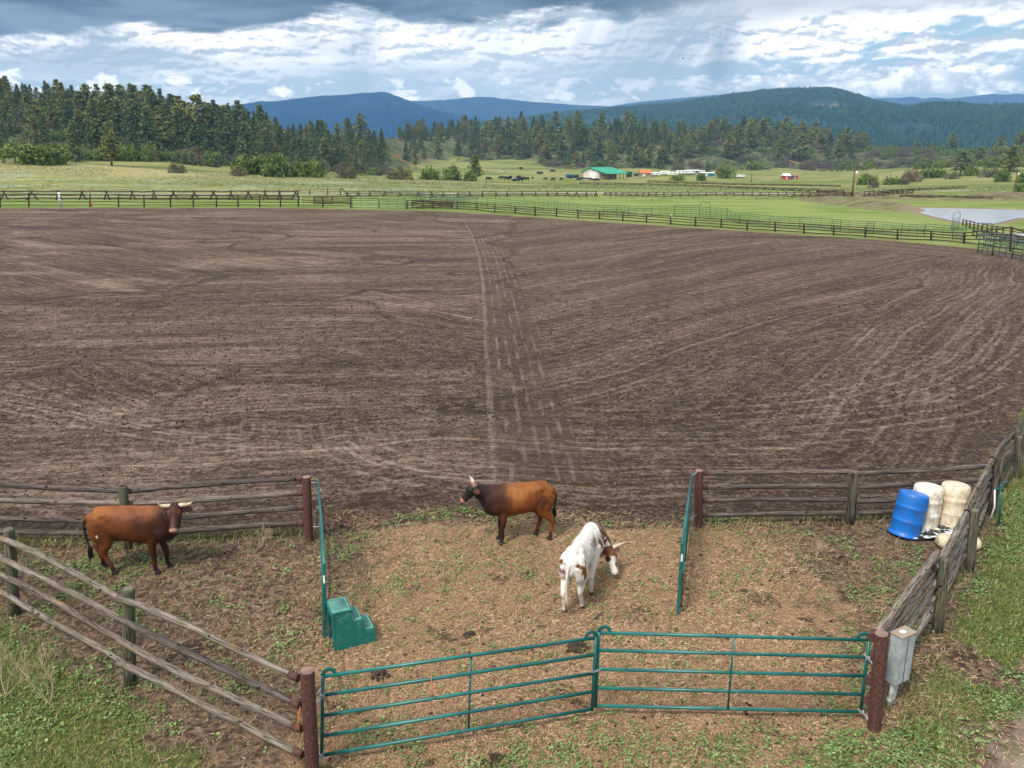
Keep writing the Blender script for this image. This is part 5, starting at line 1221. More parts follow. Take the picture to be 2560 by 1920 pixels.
# ------------------------------------------------------------------ ground cover near the pen
def blades(name, n, dens, length, width, up, cols, label, cat, rough=.8, lift=.0, seed=1, x=(-14, 16), y=(7, 19), ym=21):
    g = np.random.default_rng(seed); X = g.uniform(*x, n*4); Y = g.uniform(*y, n*4); keep = (g.uniform(0, 1, n*4) < dens(X, Y)) & (np.abs(X) < Y*.68+1.0) & (Y < ym)
    X, Y = X[keep][:n], Y[keep][:n]; n = len(X); Zz = height(X, Y)+lift*g.uniform(0, 1, n)
    a = g.uniform(0, 6.283, n); el = np.clip(g.normal(up[0], up[1], n), -.05, 1.5); L = length*g.uniform(.45, 1.5, n); W = width*g.uniform(.6, 1.4, n)
    d = np.stack([np.cos(a)*np.cos(el), np.sin(a)*np.cos(el), np.sin(el)], 1); s = np.stack([-np.sin(a), np.cos(a), np.zeros(n)], 1)*W[:, None]*.5
    b = np.stack([X, Y, Zz+.003], 1); bend = np.stack([g.normal(0, .22, n), g.normal(0, .22, n), -.25*np.sin(el)+g.normal(0, .05, n)], 1)*L[:, None]
    m = b+d*L[:, None]*.5; t = b+d*L[:, None]+bend*.6; s2 = s+np.stack([np.zeros(n), np.zeros(n), W*.25], 1)
    V = np.stack([b-s, b+s, m+s2, m-s2, t+s*.35, t-s*.35], 1).reshape(-1, 3); i = np.arange(n)[:, None]*6
    F = np.concatenate([i+[0, 1, 2, 3], i+[3, 2, 4, 5]]); rn = np.tile(g.uniform(0, 1, n), 2)
    mt = mat(name+'_blades', lambda w: w.ramp(w.attr('rn'), cols), rough, .15)
    return tag(link(name, mesh_np(name, V, F, [mt], {'rn': ('FACE', rn)})), label, cat, kind='stuff')
def leaves(name, n, dens, size, cols, label, cat, seed=2, hgt=.05, x=(-14, 16), y=(7, 19), clump=6):
    """rosettes of small rounded leaves"""
    g = np.random.default_rng(seed); X = g.uniform(*x, n*5); Y = g.uniform(*y, n*5); keep = (g.uniform(0, 1, n*5) < dens(X, Y)) & (np.abs(X) < Y*.68+1.0)
    X, Y = X[keep][:n], Y[keep][:n]; rr = g.uniform(0, 1, len(X)); X = np.repeat(X, clump); Y = np.repeat(Y, clump); rr = np.repeat(rr, clump); n = len(X)
    X = X+g.normal(0, size*1.7, n); Y = Y+g.normal(0, size*1.7, n); Zz = height(X, Y)+g.uniform(.005, hgt, n)
    s = size*g.uniform(.5, 1.25, n); nm = np.stack([g.normal(0, .35, n), g.normal(0, .35, n), np.ones(n)], 1); nm /= np.linalg.norm(nm, axis=1)[:, None]
    a = g.uniform(0, 6.283, n); u = np.stack([np.cos(a), np.sin(a), np.zeros(n)], 1); u -= (u*nm).sum(1)[:, None]*nm; u /= np.linalg.norm(u, axis=1)[:, None]; v = np.cross(nm, u)
    c = np.stack([X, Y, Zz], 1); P = []
    for k, (p, q) in enumerate(((0, 0), (.55, .5), (1.05, .38), (1.15, 0), (1.05, -.38), (.55, -.5))): P.append(c+u*(s*p)[:, None]+v*(s*q)[:, None]+nm*(s*(.10 if q else -.02))[:, None])
    V = np.stack(P, 1).reshape(-1, 3); i = np.arange(n)[:, None]*6; F = np.concatenate([i+[0, 1, 2, 3], i+[0, 3, 4, 5]]); rn = np.tile(np.clip(rr*.6+g.uniform(0, .4, n), 0, 1), 2)
    mt = mat(name+'_leaf', lambda w: w.ramp(w.attr('rn'), cols), .55, .3)
    return tag(link(name, mesh_np(name, V, F, [mt], {'rn': ('FACE', rn)})), label, cat, kind='stuff')
def z_straw(X, Y):
    core = np.exp(-((X-1.0)/5.0)**4)*sstep(Y, 16.8, 15.2)*sstep(Y, 7.0, 8.6)
    return np.clip(core*(.10+1.2*sstep(fbm(X*.8, Y*.8, 21), .36, .66)), 0, 1)
def z_out(X, Y):
    sp = poly_sd(X, Y, PEN); sa = poly_sd(X, Y, ARENA); pth = poly_sd(X, Y, PATH)
    return sstep(sp, .15, -.5)*(sa < -.2)*sstep(pth, .1, -.4)
def z_grass(X, Y):
    cen = np.exp(-((X-.6)/2.6)**2)*(Y < 9.9); return z_out(X, Y)*sstep(fbm(X*.75, Y*.75, 31)+.10*(np.abs(X-.6) > 4.5), .30, .50)*(1-.75*cen)
def z_in(X, Y): return (poly_sd(X, Y, PEN) > 0)*(poly_sd(X, Y, ARENA) < .2)*1.0
def z_weed(X, Y):
    o = z_out(X, Y)*sstep(fbm(X*.9+5, Y*.9, 37), .42, .56); r = o*(.4+.9*(X > 4)); i = z_in(X, Y)*sstep(fbm(X*1.3, Y*1.3, 39), .52, .68)*.42*(1-.8*np.exp(-((X-1.2)/3.2)**2)*(Y > 9.6))
    return np.clip(r+i+.05*z_in(X, Y), 0, 1)
def z_dry(X, Y): return np.clip(.55*z_in(X, Y)*(.4+sstep(fbm(X*1.1, Y*1.1, 47), .4, .65))+.3*z_out(X, Y)*sstep(fbm(X, Y, 43), .4, .6), 0, 1)
ST = [(0, (.11, .062, .034)), (.3, (.26, .152, .080)), (.65, (.44, .285, .165)), (1, (.64, .47, .31))]
blades('straw', 110000, z_straw, .085, .0065, (.10, .16), ST, 'loose tan straw trampled over the pen floor', 'straw', seed=3)
blades('dry_grass', 48000, z_dry, .13, .006, (.35, .35), [(0, (.11, .07, .035)), (.5, (.27, .18, .095)), (.85, (.44, .33, .19)), (1, (.16, .19, .06))], 'dry thin grass stems over the bare soil', 'dry grass', seed=4)
blades('grass', 110000, z_grass, .075, .0065, (.85, .35), [(0, (.040, .072, .014)), (.45, (.11, .165, .032)), (.8, (.22, .26, .070)), (1, (.38, .33, .16))], 'short green grass around the outside of the pen', 'grass', seed=5)
leaves('broadleaf_weeds', 11000, z_weed, .034, [(0, (.045, .090, .022)), (.5, (.12, .195, .050)), (1, (.27, .35, .13))], 'low broad leaved weeds sprouting around and inside the pen', 'weeds', seed=6, clump=8)
def z_fence(X, Y):
    d = np.minimum.reduce([line_d(X, Y, [(-11.6, 14.8), (-7.3, 14.7), (-4, 15)]), line_d(X, Y, [(3.8, 15.6), (6.9, 15.7), (9.9, 16.1), (11.8, 18.2), (13.5, 21)])]); return sstep(d, .55, .05)
blades('tall_dry_grass', 9000, z_fence, .26, .006, (1.0, .3), [(0, (.16, .11, .055)), (.5, (.32, .235, .125)), (.85, (.46, .37, .22)), (1, (.12, .16, .05))], 'tall dry grass along the feet of the pole fences', 'dry grass', seed=7, y=(12, 23))
def z_mead(X, Y):
    sa = poly_sd(X, Y, ARENA); q = fbm(X*.05, Y*.12, 81)
    return (sa < -.8)*(Y > 132)*(poly_sd(X, Y, POND) < -1.5)*(line_d(X, Y, ROAD1) > 2.2)*np.clip(.15+1.6*sstep(q, .35, .65), 0, 1)*(.35+.65*sstep(Y, 150, 185))
blades('meadow_grass', 150000, z_mead, .24, .06, (.6, .4), [(0, (.10, .135, .034)), (.35, (.15, .19, .05)), (.6, (.20, .225, .075)), (.8, (.22, .265, .17)), (1, (.34, .29, .14))], 'long mixed meadow grass beyond the arena fence', 'grass', seed=15, x=(-160, 160), y=(66, 236), ym=240)
# clods and dung
def clods():
    g = np.random.default_rng(12); n = 15000; y = 8.5+g.uniform(0, 1, n)**1.1*34; x = g.uniform(-.66, .66, n)*y
    sa = poly_sd(x, y, ARENA); keep = (sa > 0) | (g.uniform(0, 1, n) < .35); x, y = x[keep], y[keep]; n = len(x); s = g.uniform(.010, .034, n)*(1+.6*(y > 22)); z = height(x, y)
    O = np.array([(1, 0, 0), (0, 1, 0), (-1, 0, 0), (0, -1, 0), (0, 0, .8), (0, 0, -.5)]); J = O[None]*g.uniform(.6, 1.4, (n, 6, 3)); a = g.uniform(0, 6.28, n)
    X = J[..., 0]*np.cos(a)[:, None]-J[..., 1]*np.sin(a)[:, None]; Y = J[..., 0]*np.sin(a)[:, None]+J[..., 1]*np.cos(a)[:, None]
    V = np.stack([x[:, None]+X*s[:, None], y[:, None]+Y*s[:, None], z[:, None]+(J[..., 2]+.3)*s[:, None]], -1).reshape(-1, 3)
    F = (np.arange(n)[:, None, None]*6+np.array([(0, 1, 4), (1, 2, 4), (2, 3, 4), (3, 0, 4), (1, 0, 5), (2, 1, 5), (3, 2, 5), (0, 3, 5)])[None]).reshape(-1, 3)
    m = mat('dark_clod', lambda w: w.ramp(w.attr('rn'), [(0, (.035, .024, .018)), (.6, (.10, .07, .052)), (1, (.24, .18, .14))]), 1, .05)
    tag(link('soil_clods', mesh_np('soil_clods', V, F, [m], {'rn': ('FACE', np.repeat(g.uniform(0, 1, n), 8))})), 'small soil clods scattered over arena and pen', 'clods', kind='stuff')
clods()
def dung(px, py, r, label):
    p = G(px, py); B = MB(); g = random.Random(px)
    for k in range(22):
        a = g.uniform(0, 6.28); q = r*g.uniform(0, 1)**.6; s = r*g.uniform(.18, .38); B.ball((math.cos(a)*q, math.sin(a)*q*.8, s*.35+.03*(1-q/r)), (s, s*.9, s*.6), 8, 5)
    o = B.build('manure_pile', M['dung']); o.location = (p.x, p.y, hz(p.x, p.y)); tag(o, label, 'manure')
M['dung'] = mat('dark_manure', lambda w: (w.mix(w.ss(w.noise(objc(w), 22, 5, .7), .35, .65), (.018, .011, .007), (.07, .045, .03)), w.noise(objc(w), 60, 4)), .8, .3, (.8, .02))
dung(1443, 1626, .17, 'dark manure heap behind the left gate leaf near the meeting stiles'); dung(950, 1690, .14, 'dark manure heap behind the left end of the gate')
dung(1232, 1902, .14, 'dark manure pat at the bottom centre of the frame'); dung(1175, 1590, .10, 'small manure pat in the straw beyond the gate')
def stick(px, py, dx, label):
    p = G(px, py); B = MB(); B.tube([(0, 0, .03), (dx*.5, .1, .05), (dx, .2, .04)], [.012, .014, .006], 6); B.tube([(dx*.4, .08, .05), (dx*.4+.06, .02, .10)], [.008, .003], 5)
    o = B.build('stick', M['bark_g']); o.location = (p.x, p.y, hz(p.x, p.y)); tag(o, label, 'stick')
stick(1485, 1553, .16, 'short dark stick in the straw behind the spotted steer')
# dead weed skeleton bottom left
def dead_weed(px, py, s, label, seed):
    g = random.Random(seed); p = G(px, py); B = MB()
    def br(o, d, l, r, n):
        e = o+d*l; m = o+d*l*.5+Vector((g.uniform(-.1, .1), g.uniform(-.1, .1), g.uniform(0, .06)))*l; B.tube([o, m, e], [r, r*.8, r*.5], 4, caps=False)
        if n: 
            for _ in range(g.randint(2, 4)): br(o+(e-o)*g.uniform(.4, 1), (d+Vector((g.uniform(-.9, .9), g.uniform(-.9, .9), g.uniform(-.2, .7)))).normalized(), l*g.uniform(.45, .75), r*.65, n-1)
    for _ in range(5): br(Vector((0, 0, 0)), Vector((g.uniform(-.8, .8), g.uniform(-.6, .6), g.uniform(.35, 1))).normalized(), .34*s, .006, 3)
    o = B.build('dead_weed', M['deadw']); o.location = (p.x, p.y, hz(p.x, p.y)); tag(o, label, 'dead weed')
M['deadw'] = mat('dead_stem', plain((.42, .31, .20), .3, 9), .9)
dead_weed(125, 1760, 1.3, 'pale branching dead weed in the grass left of the diagonal fence', 3); dead_weed(15, 1740, 1.5, 'pale dead weed cut by the left edge of the frame', 8)
dead_weed(640, 1380, .9, 'pale dead weed beside the back left rusty post', 5); dead_weed(2040, 1395, .6, 'thin dead weed in the right half of the pen', 6)
# ------------------------------------------------------------------ far side fences
M['far_wood'] = mat('brown_creosote_wood', plain((.075, .045, .034), .35, 3), .9, .1)
M['far_jack'] = mat('grey_jack_wood', plain((.075, .052, .042), .35, 3), .9, .1)
M['far_green'] = mat('dark_green_panel', plain((.012, .085, .072), .2, 3), .5, .4)
M['far_blue'] = mat('blue_grey_panel', plain((.045, .085, .095), .2, 3), .5, .4)
random.seed(21)
def far_fence(name, label, base, tops, hs, m, r=.075, rr=.045, ext=(True, True), wob=.04, dmin=50, posts=None):
    """base/tops: surveyed post feet and tops"""
    P = [GT(*b, dmin) for b in base]; T = [Z(t[0], t[1], p.y) for t, p in zip(tops, P)]
    f = empty(name, P[0], 0, label, 'fence'); o = P[0]
    for p, t in zip(P, T): MB().tube([p-o-Vector((0, 0, .3)), (p+t)/2-o, t-o], [r, r*.95, r*.85], 8).build('post', M[m], f)
    for i in range(len(P)-1):
        for h in hs:
            a = P[i]+(T[i]-P[i])*h; b = P[i+1]+(T[i+1]-P[i+1])*h; d = (b-a)
            a = a+Vector((0, -r, random.uniform(-wob, wob)*.6)); b = b+Vector((0, -r, random.uniform(-wob, wob)*.6))
            MB().tube([a-o-d*.01, (a+b)/2-o+Vector((0, 0, random.uniform(-wob, wob))), b-o+d*.01], rr, 6).build('rail', M[m], f)
    return f, P, T
bl = [(-70, 519), (0, 519), (72, 519), (225, 518), (296, 518), (360, 518), (426, 518), (483, 518), (541, 518), (595, 518), (649, 518), (701, 517.5), (746, 517), (807, 518), (877, 521)]
tl = [(-70, 485), (0, 485), (72, 482), (225, 485), (296, 486), (360, 487), (426, 487), (483, 488), (541, 487), (595, 488), (649, 488), (701, 489), (746, 490), (807, 491), (877, 489)]
far_fence('rail_fence', 'brown pole fence along the far left edge of the dirt arena', bl, tl, (.93, .66, .42, .18), 'far_wood', .10, .055)
br = [(1018, 523), (1083, 522.7), (1143, 524), (1192, 526.8), (1237, 532), (1288, 534), (1338, 540), (1391, 542.5), (1445, 547), (1499, 549), (1557, 553), (1616, 558), (1677, 562), (1738.7, 567), (1803, 570), (1868, 575.6), (1938, 579.7), (2010, 584.6), (2084.5, 589), (2163.5, 593.6), (2244, 599.7), (2328, 602), (2410, 609.4), (2527, 629), (2640, 650)]
trr = [(1018, 499.5), (1083, 502.5), (1143, 503.7), (1192, 507.8), (1237, 510.5), (1288, 514.6), (1338, 517), (1391, 520.5), (1445, 524.6), (1499, 527), (1557, 529.5), (1616, 534), (1677, 538), (1738.7, 542.5), (1803, 546.6), (1868, 550), (1938, 554), (2010, 558), (2084.5, 562.6), (2163.5, 567), (2244, 572), (2328, 576.4), (2410, 580.5), (2527, 565), (2640, 600)]
far_fence('rail_fence', 'brown pole fence curving along the far right edge of the dirt arena', br, trr, (.93, .68, .42, .14), 'far_wood', .085, .048)
def panel(a, b, H, nr, m, label, group, hoop=False, name='fence_panel', r=.022, nb=2):
    """one portable tube panel between two ground points"""
    a, b = Vector(a), Vector(b); g = empty(name, a, 0, label, 'fence panel' if name == 'fence_panel' else 'gate', group); o = a
    for p in (a, b): MB().tube([p-o, p-o+Vector((0, 0, H))], r*1.25, 6).build('upright', M[m], g)
    for k in range(nr):
        z = H*(.10+.88*k/(nr-1)); MB().tube([a-o+Vector((0, 0, z)), b-o+Vector((0, 0, z))], r, 5).build('rail', M[m], g)
    for k in range(nb):
        p = a+(b-a)*((k+1)/(nb+1))-o; MB().tube([p+Vector((0, 0, H*.1)), p+Vector((0, 0, H*.98))], r*.8, 5).build('brace', M[m], g)
    if hoop:
        pts = [a-o+Vector((0, 0, H))]+[a-o+(b-a)*(.5-.5*math.cos(t))*1.0+Vector((0, 0, H+.55*min(1, math.sin(t)*1.6))) for t in (.4, 1.0, 1.57, 2.1, 2.7)]+[b-o+Vector((0, 0, H))]
        MB().tube(pts, r*1.1, 6).build('arch', M[m], g)
    return g
def panel_run(pts, m, label, group, nr=6, dmin=60, hoops=(), r=.022, nb=2):
    """pts: (px, y of foot, y of top)"""
    P = [GT(p[0], p[1], dmin) for p in pts]
    for i in range(len(P)-1):
        H = Z(pts[i][0], pts[i][2], P[i].y).z-P[i].z
        panel(P[i], P[i+1], max(.6, H), nr, m, label, group, i in hoops, r=r, nb=nb)
# gate pair between the two far fences
for i, (a, b) in enumerate((((881, 521.5), (947, 521.5)), ((949, 522), (1016, 522.5)))):
    p, q = GT(*a, 60), GT(*b, 60); H = Z(a[0], 490 if i == 0 else 499, p.y).z
    panel(p, q, H, 6, 'far_green', ('left', 'right')[i]+' leaf of the green gate in the far arena fence', None, name='tube_gate', r=.03)
sp_ = [(1012, 520, 490), (1043, 521, 480), (1077, 519, 486), (1117, 520, 488), (1143, 521, 492), (1175, 521, 491), (1219, 523, 496), (1277, 526, 501), (1336, 529, 506), (1370, 528, 502), (1393, 531, 506), (1422, 532, 506), (1450, 536, 511), (1508, 540, 513), (1541, 541, 513), (1571, 543, 515), (1628, 543, 515), (1686, 542, 513), (1748, 543, 517), (1774, 544, 519), (1817, 546, 523), (1848, 560, 532), (1922, 568, 540), (1998, 572, 543), (2078, 577, 548), (2100, 578, 550), (2166, 582, 553), (2182, 583, 553), (2252, 590, 559), (2310, 594, 559), (2380, 600, 568), (2412, 603, 572)]
panel_run(sp_, 'far_green', 'green tube panel in the long pen line behind the right arena fence', 'green tube panels behind the arena fence', 6, 60, (18,), .022)
panel_run([(900, 485, 466), (936, 486, 470), (980, 487, 471), (1020, 488, 474), (1060, 488, 476)], 'far_green', 'green tube panel among the jack fence beyond the far gate', 'green panels beyond the far gate', 5)
panel_run([(1050, 505, 482), (1090, 506, 484), (1135, 508, 486), (1160, 507, 488), (1195, 509, 490)], 'far_blue', 'blue grey tube panel of the small pens behind the far gate', 'blue grey panels by the far gate', 6)
panel_run([(1075, 515, 493), (1120, 516, 494), (1160, 517, 495)], 'far_blue', 'blue grey panel in the second row by the far gate', 'second row of blue grey panels', 6)
# timber chute fences behind the far gate
far_fence('rail_fence', 'short brown board fence behind the far gate, on the left', [(785, 510), (830, 510), (877, 511)], [(785, 489), (830, 489), (877, 490)], (.9, .7, .5, .3, .1), 'far_wood', .08, .06)
far_fence('rail_fence', 'short brown board fence behind the right end of the far gate', [(1030, 520), (1058, 519), (1100, 521), (1130, 521)], [(1030, 499), (1058, 498), (1100, 502), (1130, 503)], (.9, .7, .5, .3, .1), 'far_wood', .08, .06)
# right corner corral
panel_run([(2443, 634, 576), (2480, 640, 588), (2529, 650, 602), (2600, 662, 612)], 'far_blue', 'blue grey tube gate panel at the right end of the arena', 'blue grey panels at the right end of the arena', 6, 45, (0,), .028)
panel_run([(2462, 620, 583), (2500, 622, 592), (2560, 628, 598), (2620, 634, 604)], 'far_blue', 'blue grey panel in the second row at the right end', 'second row of panels at the right end', 6, 45, (), .024)
panel_run([(2378, 575, 545), (2396, 573, 545)], 'far_blue', 'tall arched walk through gate near the pond', None, 6, 60, (0,))
far_fence('rail_fence', 'brown post and rail corral fence in front of the pond', [(2406, 565), (2415, 569), (2424, 571), (2434, 574), (2444, 578), (2456, 583), (2467, 584), (2480, 586), (2492, 588), (2507, 590), (2530, 594), (2556, 598), (2590, 602)],
          [(2408, 547), (2417, 549), (2426, 551), (2436, 554), (2446, 556), (2457, 557), (2468, 561), (2480, 563), (2493, 564), (2508, 566), (2532, 568), (2557, 572), (2590, 576)], (.9, .6, .3), 'far_wood', .06, .035, dmin=60)
far_fence('rail_fence', 'brown pipe alley fence leading to the right corner pens', [(2432, 590), (2442, 596), (2460, 600), (2500, 606), (2545, 612), (2600, 620)], [(2433, 574), (2443, 576), (2460, 578), (2500, 584), (2545, 590), (2600, 596)], (.9, .6, .3), 'far_wood', .06, .035, dmin=55)
def trough(px, py, label):
    p = GT(px, py, 50); o = empty('water_trough', p, .1, label, 'trough')
    MB().lathe((0, 0, 0), [(.9, 0), (.95, .05), (.95, .55), (.98, .6), (.90, .6), (.88, .3)], 20, sx=1.5, caps=False).build('tank_wall', M['galv'], o); MB().lathe((0, 0, .2), [(.87, 0), (.87, .02)], 20, sx=1.5).build('water', M['galv_dark'], o)
trough(2548, 604, 'grey oval stock tank behind the right corner panels')
# ------------------------------------------------------------------ jack leg fences
def jack_fence(label, pts, dmin=90, top=None, H=None, r=.07, rr=.06, step=1):
    """pts: (px, y foot, y top) for every pair of crossed legs"""
    P = [GT(p[0], p[1], dmin) for p in pts]; f = empty('jack_leg_fence', P[0], 0, label, 'fence'); o = P[0]; tops = []
    for i, p in enumerate(P):
        h = H or (Z(pts[i][0], pts[i][2], p.y).z-p.z)
        a = P[max(i-1, 0)]; b = P[min(i+1, len(P)-1)]; d = (b-a).normalized(); n = Vector((-d.y, d.x, 0)); sk = d*random.uniform(.1, .45)*h; w = h*.42
        B = MB(); c = p-o+Vector((0, 0, h*.82)); l = n*w; B.tube([p-o-l-sk-Vector((0, 0, .1)), c+l*.28+sk*.3+Vector((0, 0, h*.16))], r, 6); B.tube([p-o+l+sk-Vector((0, 0, .1)), c-l*.28-sk*.3+Vector((0, 0, h*.16))], r, 6); B.build('crossed_legs', M['far_jack'], f)
        tops.append((c+Vector((0, 0, h*.06)), p-o-l*.62+Vector((0, 0, h*.52)), p-o-l*.8+Vector((0, 0, h*.2))))
    for i in range(len(P)-1):
        for k in range(3):
            a, b = tops[i][k], tops[i+1][k]; w = random.uniform(-.08, .08); MB().tube([a, (a+b)/2+Vector((0, 0, w)), b], rr, 5).build('rail', M['far_jack'], f)
    return f
random.seed(31)
jack_fence('grey jack leg fence across the meadow behind the left arena fence', [(x, 500, 475.5) for x in (-50, 12, 81, 148, 207, 268, 332, 386, 435, 487, 535, 579, 622, 664, 700, 740)], 90, r=.11, rr=.085)
jx = [869, 896, 925, 962, 1000, 1046, 1079, 1108, 1145, 1174, 1206, 1240, 1268, 1305, 1339, 1369, 1392, 1418, 1441, 1466, 1490]
jack_fence('grey jack leg fence across the middle of the meadow behind the far gate', [(x, 492+1.2*math.sin(x*.013), 478) for x in jx], 90, r=.08, rr=.055)
jx = [1512, 1526, 1540, 1556, 1572, 1592, 1608, 1622, 1640, 1660, 1680, 1700, 1722, 1744, 1765, 1790, 1812, 1834, 1858, 1880, 1900, 1922, 1945, 1965, 1985, 2005, 2025, 2045, 2068, 2090, 2110, 2130]
jack_fence('grey jack leg fence of many short spans in the right half of the meadow', [(x, 491+1.5*math.sin(x*.02), 480) for x in jx], 90, r=.06, rr=.05)
jx = list(range(1450, 2130, 22)); jack_fence('farther jack leg fence climbing along the dirt road in front of the barn', [(x, float(np.interp(x, [1450, 1700, 1900, 2130], [461, 466, 474, 485])), float(np.interp(x, [1450, 1700, 1900, 2130], [455, 459.5, 467, 477]))) for x in jx], 120, r=.07, rr=.06)
jx = list(range(1620, 2110, 24)); jack_fence('distant jack leg fence beside the road below the trailers', [(x, float(np.interp(x, [1620, 1850, 2110], [456, 463, 467])), float(np.interp(x, [1620, 1850, 2110], [451, 458.5, 462.5]))) for x in jx], 150, r=.08, rr=.07)
jx = [2160, 2172, 2184, 2196, 2208, 2220, 2232, 2244, 2256, 2268, 2280]; jack_fence('dense jack leg fence beside the gravel lane near the tall utility pole', [(x, 491-abs(x-2160)*.06, 478-abs(x-2160)*.06) for x in jx], 100, r=.06, rr=.05)
jx = [2250, 2270, 2296, 2327, 2357, 2390, 2417, 2455, 2480]; jack_fence('jack leg fence on the bank above the pond', [(x, 493+(x-2250)*.02, 486.5+(x-2250)*.02) for x in jx], 100, r=.05, rr=.045)
jx = list(range(2200, 2420, 14)); jack_fence('jack leg fence running up the right bank towards the shrubs', [(x, float(np.interp(x, [2200, 2300, 2420], [484, 476, 470])), float(np.interp(x, [2200, 2300, 2420], [477, 470, 465]))) for x in jx], 120, r=.06, rr=.05)
far_fence('wire_fence', 'post fence with a small green gate between the two long jack leg fences', [(745, 487), (774, 487.5), (819, 487.5), (851, 488), (872, 489)], [(745, 474), (774, 473), (819, 472), (851, 471), (853, 470)], (.9, .5, .15), 'far_wood', .10, .03, dmin=90)
far_fence('rail_fence', 'low rail fence around the pasture left of the barn', [(x, 424+abs(x-1300)*.004) for x in range(1215, 1490, 22)], [(x, 420.5+abs(x-1300)*.004) for x in range(1215, 1490, 22)], (.9, .5), 'far_wood', .09, .05, dmin=300)

# white markers
def marker(px, y0, y1, label, w=.11):
    p = GT(px, y0, 50); H = Z(px, y1, p.y).z-p.z; o = empty('marker_post', p, 0, label, 'marker post', 'white marker posts')
    MB().tube([(0, 0, -.2), (0, 0, H*.5), (0, 0, H)], w, 10).build('post', M['white'], o)
    for k in (.35, .6, .85): MB().tube([(0, 0, H*k), (0, 0, H*k+.04)], w*1.04, 10).build('band', M['galv_dark'], o)
marker(152, 518, 481, 'thick white marker post at the far left arena fence', .15); marker(1677, 560, 537, 'white marker post on the far right arena fence', .10); marker(752, 515, 494, 'thin white marker post beside the far left fence', .05)

# ------------------------------------------------------------------ utility poles and wires
M['pole'] = mat('pole_wood', plain((.16, .075, .05), .3, 2), .9)
M['wire'] = mat('wire', lambda w: (.03, .03, .03), .6)
def pole(px, y0, y1, label, dmin=100, tr=True, arm=True, r=.15):
    p = GT(px, y0, dmin); H = Z(px, y1, p.y).z-p.z; o = empty('utility_pole', p, 0, label, 'utility pole')
    MB().tube([(0, 0, -.3), (0, 0, H*.5), (0, 0, H)], [r, r*.9, r*.7], 8).build('pole', M['pole'], o)
    if arm: MB().box((0, -.1, H*.95), (H*.22, .12, .12)).build('crossarm', M['pole'], o)
    if tr: MB().tube([(.28, -.1, H*.78), (.28, -.1, H*.90)], .16, 10).build('transformer', M['white'], o)
    return p, H
def wires(a, b, n=2, sag=1.2, label='power line'):
    (p, h), (q, g) = a, b
    for k in range(n):
        A = p+Vector(((k-.5)*.8, 0, h*.95)); Bq = q+Vector(((k-.5)*.8, 0, g*.95)); pts = [A+(Bq-A)*t-Vector((0, 0, sag*4*t*(1-t))) for t in np.linspace(0, 1, 13)]
        tag(MB().tube(pts, .022, 4, caps=False).build('power_line', M['wire']), label, 'power line', label if n > 1 else None)
p1 = pole(2130, 492, 421, 'tall reddish utility pole with a light, right of centre in the meadow', 120)
p2 = pole(2537, 472, 428, 'reddish utility pole with white transformer at the right edge', 150)
p3 = pole(2225, 447, 430, 'thin distant utility pole behind the willow clump', 200, False)
p4 = pole(1878, 457, 433, 'utility pole left of the red shed', 200, False)
p5 = pole(1172, 426, 399, 'utility pole beside the lone rounded pine', 250, False)
p6 = pole(1672, 436, 420, 'small utility pole above the trailers', 300, True, False)
p7 = pole(632, 428, 378, 'utility pole standing among the trees of the left wood', 220, False)
pA = (p1[0]+Vector((60, 60, -4)), p1[1]); wires(p7, p5, 2, 5, 'thin power lines crossing in front of the left wood')
pL = (TP(-200, .6), 9.0); wires(pL, p7, 2, 6, 'thin power lines at the far left before the wood')

